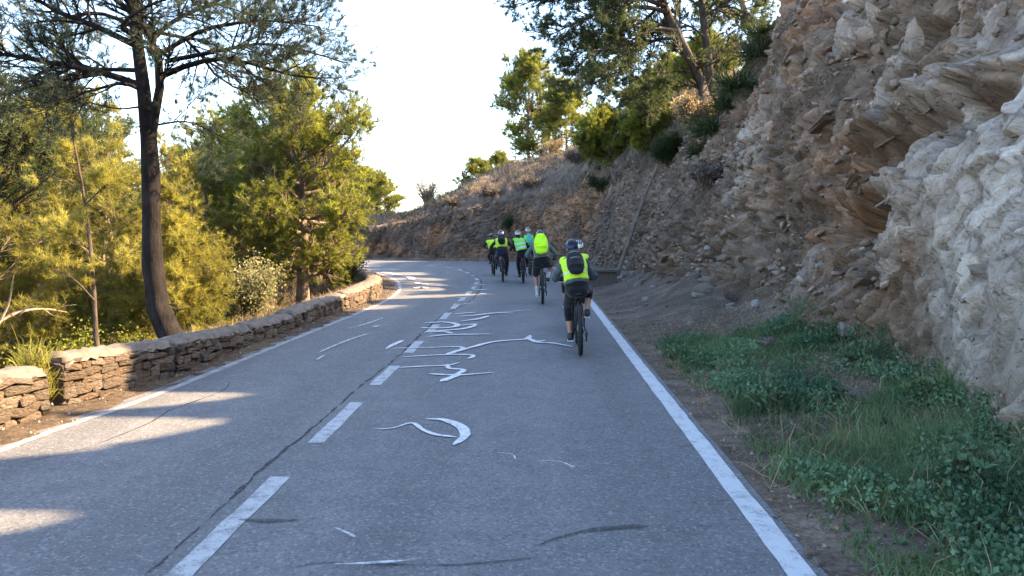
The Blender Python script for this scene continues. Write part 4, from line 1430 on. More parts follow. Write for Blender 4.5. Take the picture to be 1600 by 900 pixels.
sb = brow_pt(668, 48)
shrub("shrub", "thin leafless bush standing on the ridge against the sky", sb - np.array([0, 0, 0.2]), 1.15, 2.0, 2600, 'dry', 'leaf', 0.05, 401, stems=26, stem_m='bark_light')
for (u, v, r_, h_, mt, kd, lb, sd) in [
        (985, 215, 1.15, 1.5, 'shrub_dark', 'needle', "dark green pine bush hanging over the middle of the cutting", 411),
        (1040, 245, 0.7, 0.9, 'shrub_dark', 'needle', "small dark bush right of the hanging pine bush", 412),
        (895, 255, 0.8, 0.8, 'scrub', 'leaf', "grey bush on the slope left of the hanging pine bush", 413),
        (940, 290, 0.8, 0.7, 'shrub_dark', 'leaf', "olive bush below the hanging pine bush", 414),
        (793, 352, 0.45, 0.8, 'shrub_dark', 'leaf', "dark round bush on the reddish bank above the cyclists", 415),
        (860, 220, 0.8, 0.9, 'dry', 'leaf', "russet dry bush on the crest under the ridge pines", 416),
        (1075, 190, 0.9, 0.9, 'dry', 'leaf', "sunlit orange bush behind the leaning pine's foot", 417),
        (1100, 285, 0.6, 0.6, 'scrub', 'leaf', "grey-green bush on the rock below the palm-like tuft", 418),
        (830, 285, 0.8, 0.6, 'scrub', 'leaf', "grey scrubby bush on the slope below the ridge pine", 419),
        (760, 300, 0.8, 0.6, 'scrub', 'leaf', "low grey bush on the bank left of the ridge pine", 420),
        (700, 320, 0.8, 0.5, 'scrub', 'leaf', "low grey bush near the bank's lower end", 421)]:
    q_ = on_cliff_ray(u, v, 1.1)
    shrub("shrub", lb, q_ - np.array([0, 0, 0.15]), r_, h_, int(2600 * r_ * 1.5), mt, kd, 0.07, sd)


def spiky(label, loc, L, n, seed):
    rg = np.random.default_rng(seed)
    root = empty("spiky_plant", loc)
    tag(root, label, "plant", "spiky tufts on the cutting's edge")
    c = rg.normal(size=(n, 3)) * np.array([0.22, 0.22, 0.1]) * L
    d = c / (np.linalg.norm(c, axis=1)[:, None] + 1e-6) * 0.7 + np.array([-0.15, -0.15, 0.45])
    V, F, ta = blades(c, d, 3, L, 0.022 * L + 0.008, 0.35, rg.uniform(0.2, 0.8, n), 0.6, rg=rg)
    link("blade_leaves", mesh_np("blade_leaves", V, F, {"tint": ta}), M['shrub_dark'], root)


for k_, (u, v, L, lb) in enumerate([(1105, 205, 0.95, "palm-like spiky tuft at the foot of the leaning pine"), (1085, 235, 0.6, "smaller spiky tuft below the palm-like tuft"),
                                    (1150, 130, 1.0, "spiky dark green tuft above the palm-like tuft"), (1178, 85, 0.9, "highest spiky tuft on the cutting's edge"),
                                    (1130, 165, 0.8, "spiky tuft between the palm-like tuft and the one above"), (1195, 45, 0.7, "small spiky tuft beside the sky at the crest")]):
    spiky(lb, on_cliff_ray(u, v, 1.3), L * 0.62, 110, 500 + k_)

# dry grass and grey scrub over the slope above the rock
def on_rows(n, t0, t1, s0, s1, rg=rng):
    c0, c1 = np.searchsorted(ss, [s0, s1])
    r0, r1 = np.searchsorted(TT[:, 0], [t0, t1])
    # even by area: weight columns by arc step and rows by step length
    cw = np.gradient(ss)[c0:c1]
    rw = np.linalg.norm(np.gradient(Q[:, (c0 + c1) // 2], axis=0), axis=1)[r0:r1]
    ci = rg.choice(np.arange(c0, c1), n, p=cw / cw.sum())
    ri = rg.choice(np.arange(r0, r1), n, p=rw / rw.sum())
    return ri, ci


ri, ci = on_rows(26000, 1.72, 3.25, s16, sE + 8)
base = Q[ri, ci] + rng.normal(size=(len(ri), 3)) * 0.04
dens = fbm(base * 0.5, 81, 3)
keep = (dens > rng.uniform(-0.9, 0.5, len(dens))) & ~sun_notch.reshape(nr, nc)[ri, ci]
base = base[keep]
tv = np.clip(0.45 + 0.5 * fbm(base * 0.8, 82, 2), 0, 1)
V, F, ta = blades(base, np.tile([-0.15, -0.1, 1.0], (len(base), 1)), 5, 0.30, 0.018, 0.45, tv)
tag(link("dry_scrub", mesh_np("dry_scrub", V, F, {"tint": ta}), M['scrub']), kind='stuff')
ri, ci = on_rows(9000, 2.3, 3.3, s16, sE + 8)
base = Q[ri, ci]
V, F, ta = blades(base, np.tile([0, 0, 1.0], (len(base), 1)), 5, 0.34, 0.016, 0.4, rng.uniform(0.2, 0.9, len(base)))
tag(link("straw_grass", mesh_np("straw_grass", V, F, {"tint": ta}), M['dry']), kind='stuff')
# sparse wisps on the rock face
ri, ci = on_rows(5200, 1.1, 1.8, s4, sE)
base = Q[ri, ci]
keep = (fbm(base * 0.9, 83, 3) > 0.25) & (base[:, 1] > 10.5)
base = base[keep]
V, F, ta = blades(base, np.tile([-0.4, -0.2, 0.8], (len(base), 1)), 5, 0.16, 0.008, 0.5, rng.uniform(0.0, 0.7, len(base)))
tag(link("face_wisps", mesh_np("face_wisps", V, F, {"tint": ta}), M['scrub']), kind='stuff')

#@VERGE
# ------------------------------------------------------------------ green verge between road and rock
s_y = lambda y: OL[((OUTC - np.array((1.36, y))) ** 2).sum(axis=1).argmin()]


def verge_pts(n, y0, y1, t0, t1, seed):
    rg = np.random.default_rng(seed)
    ri, ci = on_rows(n, t0, t1, s_y(y0), s_y(y1), rg)
    b = Q[ri, ci] + rg.normal(size=(n, 3)) * np.array([0.03, 0.03, 0.0])
    return b, TT[ri, 0]


def green_mask(b, t, rg):
    y = b[:, 1]
    x = b[:, 0]
    d = fbm(b * 0.9, 91, 3)
    edge = np.clip((11.6 + 0.6 * d - y) / 0.9, 0, 1) * np.clip((t - 0.10 - 0.06 * d) / 0.16, 0, 1) * np.clip((1.05 - t) / 0.1, 0, 1)
    bare = np.exp(-(((x - 3.35) / 0.38) ** 2 + ((y - 8.0) / 0.55) ** 2)) + 0.7 * np.exp(-(((x - 2.75) / 0.3) ** 2 + ((y - 9.3) / 0.35) ** 2))
    pr = edge * np.clip(0.92 + 1.0 * d, 0.08, 1) * (1 - np.clip(1.3 * bare, 0, 1))
    return rg.uniform(size=len(b)) < pr


rg = np.random.default_rng(31)
b, t = verge_pts(26000, 2.4, 12.3, 0.06, 1.03, 32)
b = b[green_mask(b, t, rg)]
hgt = 0.095 + 0.08 * fbm(b * 1.3, 92, 2) + 0.05 * rg.uniform(size=len(b))
tv = np.clip(0.42 + 0.45 * fbm(b * 1.1, 93, 3), 0, 1)
V, F, ta = blades(b, np.tile([0, 0, 1.0], (len(b), 1)), 6, np.clip(hgt, 0.06, 0.3), 0.0065, 0.40, tv, 0.5, rg=rg)
tag(link("grass", mesh_np("grass", V, F, {"tint": ta}), M['grass']), kind='stuff')
b, t = verge_pts(13000, 2.4, 12.0, 0.12, 1.02, 33)
b = b[green_mask(b, t, rg) & (fbm(b * 1.6, 94, 2) > -0.25)]
# broad-leaved weeds: a rosette of leaves at each place
cc = np.repeat(b, 9, axis=0)
cc = cc + rg.normal(size=cc.shape) * np.array([0.045, 0.045, 0.0]) + np.column_stack([np.zeros(len(cc)), np.zeros(len(cc)), rg.uniform(0.02, 0.15, len(cc))])
tv = np.clip(0.45 + 0.5 * fbm(cc * 1.7, 95, 3), 0, 1)
V, F, ta = leaves(cc, np.full(len(cc), 0.036), tv, 0.6, rg=rg)
tag(link("weeds", mesh_np("weeds", V, F, {"tint": ta}), M['weed']), kind='stuff')
b, t = verge_pts(450, 2.4, 12.6, 0.05, 1.03, 34)
V, F, ta = blades(b, np.tile([0, 0, 1.0], (len(b), 1)), 3, 0.30, 0.005, 0.75, rg.uniform(0.3, 1, len(b)), 0.6, rg=rg)
tag(link("straw", mesh_np("straw", V, F, {"tint": ta}), M['dry']), kind='stuff')

for (u, v, r_, h_, mt, lb, sd) in [(1440, 628, 0.20, 0.22, 'grass', "bright green weed clump against the foot of the pale rock", 431), (1330, 572, 0.26, 0.26, 'weed', "leafy weed clump at the top of the grassy verge", 432),
                                   (1190, 640, 0.24, 0.24, 'weed', "leafy dark green weed clump in the middle of the verge", 433), (1500, 760, 0.24, 0.30, 'weed', "tall weed clump under the overhanging pale rock", 434),
                                   (1195, 540, 0.12, 0.14, 'scrub', "small brown dry clump on bare dirt above the grass", 435)]:
    shrub("weed_clump", lb, on_cliff_ray(u, v, 0.0) - np.array([0, 0, 0.02]), r_, h_, 420, mt, 'leaf', 0.045, sd, "weed", stems=18, stem_m='dry')
# dead leaves and stalks lying on the verge
b, t = verge_pts(2600, 2.4, 14, 0.03, 1.05, 35)
V, F, ta = leaves(b + np.array([0, 0, 0.012]), np.full(len(b), 0.035), rg.uniform(0.0, 0.9, len(b)), -0.1, rg=rg)
tag(link("leaf_litter", mesh_np("leaf_litter", V, F, {"tint": ta}), M['dry']), kind='stuff')

# ------------------------------------------------------------------ loose stones
def stone_mesh(seed, name="stone", n=0.18):
    rg = np.random.default_rng(seed)
    bm = bmesh.new()
    bmesh.ops.create_cube(bm, size=1.0)
    for v in bm.verts:
        v.co += Vector(rg.uniform(-n, n, 3))
    bmesh.ops.bevel(bm, geom=bm.edges[:], offset=0.11, segments=1, affect='EDGES')
    for v in bm.verts:
        v.co += Vector(rg.normal(size=3) * 0.018)
    bmesh.ops.triangulate(bm, faces=bm.faces[:])
    me = bpy.data.meshes.new(name)
    bm.to_mesh(me)
    bm.free()
    return me


SM = [stone_mesh(700 + k_) for k_ in range(14)]
for me in SM:
    me.materials.append(M['stone'])
RM = [stone_mesh(750 + k_, "rock", 0.26) for k_ in range(10)]
for me in RM:
    me.materials.append(M['scree'])
rg = np.random.default_rng(61)
ri, ci = on_rows(900, 0.35, 1.12, s_y(10.6), s_y(30), rg)
npl = 0
for r_, c_ in zip(ri, ci):
    y = Q[r_, c_][1]
    t_ = TT[r_, 0]
    if npl >= 150 or rg.uniform() > 0.2 + 0.8 * t_ ** 2:
        continue
    o = bpy.data.objects.new("rock", RM[npl % len(RM)])
    COL.objects.link(o)
    s_ = 0.05 + 0.13 * rg.uniform() ** 2.5
    o.scale = (s_ * rg.uniform(0.9, 1.8), s_ * rg.uniform(0.8, 1.4), s_ * rg.uniform(0.4, 0.9))
    o.rotation_euler = (rg.normal() * 0.25, rg.normal() * 0.25, rg.uniform(0, 6.28))
    o.location = Q[r_, c_] + np.array([0, 0, s_ * 0.15])
    tag(o, "angular grey-brown stone fallen on the dirt below the rock cutting", "rock", "loose stones below the cutting")
    npl += 1
for (u, v, s_, lb) in [(1255, 876, 0.055, "pale round pebble on the verge by the white line's near end"), (1268, 888, 0.04, "small pale pebble beside the larger one near the white line"),
                       (1318, 512, 0.15, "largest angular block lying at the foot of the cutting"), (1062, 520, 0.10, "flat pale stone on bare dirt above the grass")]:
    p_ = on_cliff_ray(u, v, 0.0)
    o = link("rock", RM[3].copy(), None)
    o.scale = (s_ * 1.3, s_, s_ * 0.8)
    o.rotation_euler = (0.1, 0.2, u)
    o.location = p_ + np.array([0, 0, s_ * 0.2])
    tag(o, lb, "rock")
# gravel too small to count
ri, ci = on_rows(7000, 0.0, 1.15, s_y(2.5), s_y(36), rg)
base = Q[ri, ci] + rg.normal(size=(len(ri), 3)) * np.array([0.03, 0.03, 0.002])
v0 = np.array([v.co for v in RM[0].vertices])
tetra = np.array([[-0.6, -0.4, -0.2], [0.6, -0.5, -0.2], [0.1, 0.7, -0.2], [0.0, 0.0, 0.6]])
sz = (0.012 + 0.03 * rg.uniform(size=len(base)) ** 3)[:, None, None]
V = base[:, None, :] + sz * (tetra[None] + 0.3 * rg.normal(size=(len(base), 4, 3)))
i4 = np.arange(len(base))[:, None] * 4
F = np.concatenate([i4 + np.array([f]) for f in ([0, 1, 3], [1, 2, 3], [2, 0, 3], [0, 2, 1])])
gr = link("gravel", mesh_np("gravel", V.reshape(-1, 3), F), M['scree'])
tag(gr, kind='stuff')
gl = scatter_ground(2600, -5.2, -3.4, 4, 26, 0.15, 1.1)
sz = (0.008 + 0.03 * rg.uniform(size=len(gl)) ** 3)[:, None, None]
V = gl[:, None, :] + sz * (tetra[None] + 0.3 * rg.normal(size=(len(gl), 4, 3)))
i4 = np.arange(len(gl))[:, None] * 4
F = np.concatenate([i4 + np.array([f]) for f in ([0, 1, 3], [1, 2, 3], [2, 0, 3], [0, 2, 1])])
tag(link("gravel", mesh_np("gravel", V.reshape(-1, 3), F), M['scree']), kind='stuff')

# slabs standing proud of the rock face, pieces of the cutting
rg = np.random.default_rng(77)
SLAB = []
for k_ in range(8):
    me = stone_mesh(800 + k_, "rock_slab", 0.22)
    v = np.array([x.co for x in me.vertices], dtype=np.float32)
    nv = len(v)
    for nm_, val in (("grey", 0.05 + 0.9 * (k_ % 2)), ("red", 0.1), ("soil_and_shade", 0.0), ("tint", 0.35 + 0.1 * (k_ % 4))):
        at = me.attributes.new(nm_, 'FLOAT', 'POINT')
        at.data.foreach_set("value", np.full(nv, val, dtype=np.float32))
    at = me.attributes.new("bed", 'FLOAT_VECTOR', 'POINT')
    at.data.foreach_set("vector", (v * 0.3 + k_ * 3.1).astype(np.float32).ravel())
    me.materials.append(M['rock'])
    SLAB.append(me)
bedR = Matrix([list(r_) for r_ in BED])
ri, ci = on_rows(180, 1.02, 1.75, s_y(9.0), s_y(24), rg)
for k_, (r_, c_) in enumerate(zip(ri, ci)):
    o = bpy.data.objects.new("rock_slab", SLAB[(k_ % 4) * 2 + int(grey.reshape(nr, nc)[r_, c_] > 0.45)])
    COL.objects.link(o)
    o.parent = cliff
    f_ = 0.5 + 0.5 * rg.uniform() ** 2
    o.scale = (f_ * rg.uniform(0.2, 0.55), f_ * rg.uniform(0.2, 0.5), f_ * rg.uniform(0.04, 0.12))
    e = (bedR @ Matrix.Rotation(rg.normal() * 0.35, 3, 'X') @ Matrix.Rotation(rg.normal() * 0.35, 3, 'Y') @ Matrix.Rotation(rg.uniform(-0.6, 0.6), 3, 'Z')).to_euler()
    o.rotation_euler = e
    o.location = Q[r_, c_] - DQ[r_, c_] * 0.10 * f_

# sharp flakes of slate weathering out of the face, too many to count
rg = np.random.default_rng(78)
ri, ci = on_rows(15000, 0.97, 1.85, s_y(4.5), s30 + 12, rg)
bpos = Q[ri, ci]
kp = (fbm(bpos * 0.8, 79, 3) > rg.uniform(-0.7, 0.5, len(bpos))) & (bpos[:, 1] > 8.5 + rg.normal(size=len(bpos)))
bpos, nrm = bpos[kp], DQ[ri, ci][kp]
nf = len(bpos)
fl = np.array([[-1, -0.6, 0], [-0.2, -1, 0], [0.9, -0.5, 0], [1.0, 0.4, 0], [0.1, 1.0, 0], [-0.8, 0.6, 0]])
size = 0.016 + 0.075 * rg.uniform(size=nf) ** 3.2
ring = fl[None] * (1 + 0.28 * rg.normal(size=(nf, 6, 3))) * size[:, None, None] * np.array([1.0, 0.8, 1.0])
th = (size * rg.uniform(0.10, 0.30, nf))[:, None, None] * np.array([0, 0, 1.0])
a_, b_, c_ = (rg.normal(size=nf) * q_ for q_ in (0.4, 0.4, 0.9))
loc = np.concatenate([ring - th, ring * 0.9 + th], axis=1)
x_, y_, z_ = loc[..., 0], loc[..., 1], loc[..., 2]
x_, y_ = x_ * np.cos(c_)[:, None] - y_ * np.sin(c_)[:, None], x_ * np.sin(c_)[:, None] + y_ * np.cos(c_)[:, None]
y_, z_ = y_ * np.cos(a_)[:, None] - z_ * np.sin(a_)[:, None], y_ * np.sin(a_)[:, None] + z_ * np.cos(a_)[:, None]
x_, z_ = x_ * np.cos(b_)[:, None] + z_ * np.sin(b_)[:, None], -x_ * np.sin(b_)[:, None] + z_ * np.cos(b_)[:, None]
V = np.stack([x_, y_, z_], axis=-1) @ BED.T + (bpos + nrm * (size * 0.25)[:, None])[:, None, :]
i12 = np.arange(nf)[:, None] * 12
F6 = np.concatenate([i12 + np.array([[6, 7, 8, 9, 10, 11]]), i12 + np.array([[5, 4, 3, 2, 1, 0]])])
F4 = np.concatenate([i12 + np.array([[k_, (k_ + 1) % 6, (k_ + 1) % 6 + 6, k_ + 6]]) for k_ in range(6)])
ct = np.repeat(rg.uniform(0.25, 1.0, nf), 12)
fo = link("rock_flakes", mesh_np("rock_flakes", V.reshape(-1, 3), [F6, F4], {"grey": np.repeat(rg.uniform(0, 0.7, nf), 12), "red": np.repeat(np.clip((bpos[:, 1] - 30) / 8, 0, 0.8), 12), "soil_and_shade": np.zeros(nf * 12), "tint": ct}), M['rock'])
at = fo.data.attributes.new("bed", 'FLOAT_VECTOR', 'POINT')
at.data.foreach_set("vector", (V.reshape(-1, 3) * 0.8).astype(np.float32).ravel())
tag(fo, kind='stuff')

# log leaning on the cutting, and the low culvert head beside it
lo = PT(962, 424, 24.0)
lt = on_cliff_ray(1028, 258, 1.0)
lt = PT(1028, 258, min(24.5, lt[1] - 0.15))
lg = empty("leaning_log", tuple(lo))
tag(lg, "bare grey log leaning steeply against the rock cutting beyond the nearest cyclist", "log")
pts = crom(np.array([np.array([0, 0, -0.25]), (lt - lo) * 0.3 + [0.03, 0, 0], (lt - lo) * 0.65 - [0.03, 0, 0.02], lt - lo]), 14)
MB().tube(pts, np.linspace(0.072, 0.040, 14), 9).build("trunk", M['deadwood'], lg)
MB().tube(crom(np.array([pts[6], pts[6] + [0.06, -0.08, 0.1], pts[6] + [0.1, -0.1, 0.22]]), 5), np.linspace(0.03, 0.018, 5), 6).build("branch_stub", M['deadwood'], lg)
hw = PT(938, 425, 22.5)
hr = empty("culvert_head", (hw[0], hw[1], 0.0))
tag(hr, "low dark concrete culvert head at the roadside below the leaning log", "culvert")
MB().box((0, 0, 0.27), (0.95, 0.35, 0.46)).build("headwall", M['concrete'], hr, False, 0.015)
MB().box((0, -0.03, 0.53), (1.08, 0.5, 0.07)).build("cap_slab", M['concrete'], hr, False, 0.012)

#@WALL
# ------------------------------------------------------------------ stone parapet on the left
def parapet(label, pts, h0, h1, seed, face_n=0.0, thick=0.42):
    """one block of the parapet: road-side face runs along pts (near end first)"""
    rg = np.random.default_rng(seed)
    P_ = np.asarray(pts, float)
    L = np.linalg.norm(np.diff(P_, axis=0), axis=1)
    tot = L.sum()
    n = max(2, int(tot / 0.12))
    C = crom(P_, n) if len(P_) > 2 else np.linspace(P_[0], P_[1], n)
    N, T = normals2(C)
    c0 = C[0]
    root = empty("parapet_wall", (c0[0], c0[1], 0.0))
    tag(root, label, "stone wall")
    hh = np.linspace(h0, h1, n)
    C0 = C - c0
    # mortar core
    V, F = [], []
    for k_ in range(n):
        for (dn, z) in ((-0.060, -0.25), (-0.060, hh[k_] - 0.035), (-thick + 0.035, hh[k_] - 0.035), (-thick + 0.035, -0.8)):
            q_ = C0[k_] + N[k_] * (dn + 0.012 * rg.normal())
            V.append((q_[0], q_[1], z + 0.01 * rg.normal()))
    for k_ in range(n - 1):
        for j in range(3):
            F.append((4 * k_ + j, 4 * k_ + j + 1, 4 * k_ + j + 5, 4 * k_ + j + 4))
    F.append((0, 1, 2, 3))
    F.append((4 * n - 1, 4 * n - 2, 4 * n - 3, 4 * n - 4))
    MB().add(V, F).build("mortar_core", M['mortar'], root, False)
    # rounded mortar coping along the top
    V, F = [], []
    m_ = 9
    nn_ = n * 2
    Cc = np.stack([np.interp(np.linspace(0, n - 1, nn_), np.arange(n), C0[:, q_]) for q_ in (0, 1)], axis=1)
    Nc, _ = normals2(Cc)
    hc = np.linspace(h0, h1, nn_)
    for k_ in range(nn_):
        e = 0.04 if k_ in (0, nn_ - 1) else 0.0
        for j in range(m_):
            a = j / (m_ - 1)
            z = hc[k_] - 0.075 + 0.085 * math.sin(math.pi * a) ** 0.45 - e * 0.8
            q_ = Cc[k_] + Nc[k_] * (0.012 - a * (thick + 0.02))
            V.append((q_[0] + 0.012 * rg.normal(), q_[1] + 0.012 * rg.normal(), z + 0.011 * rg.normal()))
    for k_ in range(nn_ - 1):
        for j in range(m_ - 1):
            F.append((k_ * m_ + j, k_ * m_ + j + 1, (k_ + 1) * m_ + j + 1, (k_ + 1) * m_ + j))
    F.append(tuple(range(m_))[::-1])
    F.append(tuple(range((nn_ - 1) * m_, nn_ * m_)))
    MB().add(V, F).build("coping", M['coping'], root, True)

    def put(pos, ang, sx, sz_, depth=0.10):
        o = bpy.data.objects.new("stone", SM[rg.integers(len(SM))])
        COL.objects.link(o)
        o.parent = root
        o.location = pos
        o.rotation_euler = (rg.normal() * 0.06, rg.normal() * 0.13, ang + rg.normal() * 0.07)
        o.scale = (sx, depth * rg.uniform(0.8, 1.25), sz_)

    S_ = np.concatenate([[0], np.cumsum(np.linalg.norm(np.diff(C0, axis=0), axis=1))])
    z = -0.06
    while z < max(h0, h1) - 0.05:
        ch = rg.uniform(0.065, 0.125)
        s_ = rg.uniform(-0.02, 0.02)
        while s_ < S_[-1] - 0.03:
            w = min(rg.uniform(0.10, 0.30), S_[-1] - s_)
            sm = s_ + w / 2
            px = np.array([np.interp(sm, S_, C0[:, 0]), np.interp(sm, S_, C0[:, 1])])
            k_ = int(np.clip(np.searchsorted(S_, sm), 0, n - 1))
            top = np.interp(sm, S_, hh) - 0.055
            hs = min(ch * rg.uniform(0.85, 1.15), top - z)
            if hs > 0.03 and w > 0.04:
                q_ = px + N[k_] * (-0.045 + rg.uniform(-0.012, 0.02))
                put((q_[0], q_[1], z + hs / 2), math.atan2(T[k_][1], T[k_][0]), w * 1.02, hs * 1.04)
            s_ += w
        z += ch
    # near end face
    z = -0.06
    while z < h0 - 0.06:
        ch = rg.uniform(0.07, 0.13)
        s_ = 0.03
        while s_ < thick - 0.05:
            w = min(rg.uniform(0.12, 0.24), thick - 0.02 - s_)
            q_ = C0[0] - N[0] * (s_ + w / 2) + T[0] * 0.03
            hs = min(ch, h0 - 0.055 - z)
            if hs > 0.03:
                put((q_[0], q_[1], z + hs / 2), math.atan2(-N[0][1], -N[0][0]), w * 1.02, hs * 1.04)
            s_ += w
        z += ch
    return root


parapet("nearest stone wall block ending at the gap full of dry grass", [(-5.0, 3.4), (-4.57, 7.02)], 0.52, 0.46, 901)
parapet("stone wall block between the grassy gap and the dark curved pine", [(-4.55, 7.28), (-4.24, 8.85)], 0.52, 0.43, 902)
parapet("dark stained wall block beside the base of the curved pine", [(-4.23, 8.95), (-4.18, 11.25)], 0.43, 0.31, 903)
parapet("low wall block just beyond the curved pine, half sunk in dirt", [(-4.18, 11.32), (-4.12, 13.1)], 0.32, 0.28, 904)
parapet("wall block with whitish coping below the pale bush", [(-4.15, 13.2), (-4.08, 15.0), (-3.97, 16.3)], 0.32, 0.37, 905)
parapet("wall block at the start of the bend lit orange by the sun", [(-3.97, 16.36), (-3.86, 17.9)], 0.38, 0.44, 906)
parapet("farthest wall block curving away round the inside of the bend", [(-3.9, 18.0), (-4.02, 20.0), (-4.55, 22.4), (-5.35, 24.8), (-6.6, 27.2)], 0.43, 0.42, 907)

#@RIDERS
# ------------------------------------------------------------------ cyclists
M['tyre'] = simple("tyre_rubber", (0.018, 0.018, 0.019), 0.85, var=0.3, scale=60, bump=0.3)
M['black'] = simple("black_metal", (0.02, 0.02, 0.022), 0.4, 0.3, var=0.2)
M['steel'] = simple("brushed_steel", (0.32, 0.32, 0.33), 0.35, 0.9, var=0.15)
M['skin'] = simple("skin", (0.36, 0.20, 0.14), 0.6, var=0.08, scale=20)
M['shoe'] = simple("shoe_dark", (0.035, 0.035, 0.04), 0.7)
M['shoe_white'] = simple("shoe_white", (0.5, 0.5, 0.5), 0.7)
M['hair'] = simple("hair_dark", (0.02, 0.014, 0.01), 0.6, var=0.3, scale=80)
M['eye'] = simple("eye_dark", (0.02, 0.015, 0.012), 0.25)
M['reflective'] = simple("reflective_tape", (0.55, 0.57, 0.58), 0.35, var=0.05, spec=0.6)


def cloth(name, col, var=0.22):
    m = NT(name)
    v = m.coord()
    f = m.noise(v, 11, 5, 0.6)
    w = m.noise(m.coord(scale=(1, 1, 2.2)), 7, 4, 0.6)
    c = m.mix(m.ramp(f, [(0.3, 0.0), (0.7, 1.0)]), [x * (1 - var) for x in col], [min(1, x * (1 + var)) for x in col])
    return m.done(m.pbsdf(c, 0.9, normal=m.bump(w, 0.55, 0.06), spec=0.1, sheen=0.2))


CL = dict(grey=cloth("sweatshirt_grey", (0.062, 0.078, 0.084)), black=cloth("cloth_black", (0.010, 0.010, 0.012)), navy=cloth("cloth_navy", (0.016, 0.020, 0.035)),
          teal=cloth("jacket_grey_green", (0.10, 0.14, 0.14)), yellow=cloth("vest_yellow", (0.50, 0.80, 0.03), 0.08), green=cloth("vest_green", (0.22, 0.72, 0.10), 0.08),
          neon=cloth("rain_cover_neon", (0.46, 0.86, 0.02), 0.06), darkgreen=cloth("cloth_dark_green", (0.02, 0.03, 0.025)), aqua=cloth("vest_aqua", (0.10, 0.50, 0.42), 0.1),
          packblack=cloth("pack_black", (0.012, 0.013, 0.018)), white=cloth("sock_white", (0.5, 0.5, 0.52)))
HEL = dict(blue=simple("helmet_navy", (0.018, 0.03, 0.07), 0.3, var=0.1), white=simple("helmet_white", (0.62, 0.62, 0.64), 0.35, var=0.05), black=simple("helmet_black", (0.02, 0.02, 0.022), 0.35),
           grey=simple("helmet_grey", (0.24, 0.25, 0.27), 0.35, var=0.1))


def v3(*a):
    return np.array(a, float)


def knee_at(a, b, l1, l2, pole):
    d = b - a
    L = min(np.linalg.norm(d), (l1 + l2) * 0.999)
    u = d / np.linalg.norm(d)
    x = (l1 * l1 - l2 * l2 + L * L) / (2 * L)
    h = math.sqrt(max(1e-6, l1 * l1 - x * x))
    p_ = np.asarray(pole, float)
    p_ = p_ - u * p_.dot(u)
    return a + u * x + p_ / np.linalg.norm(p_) * h


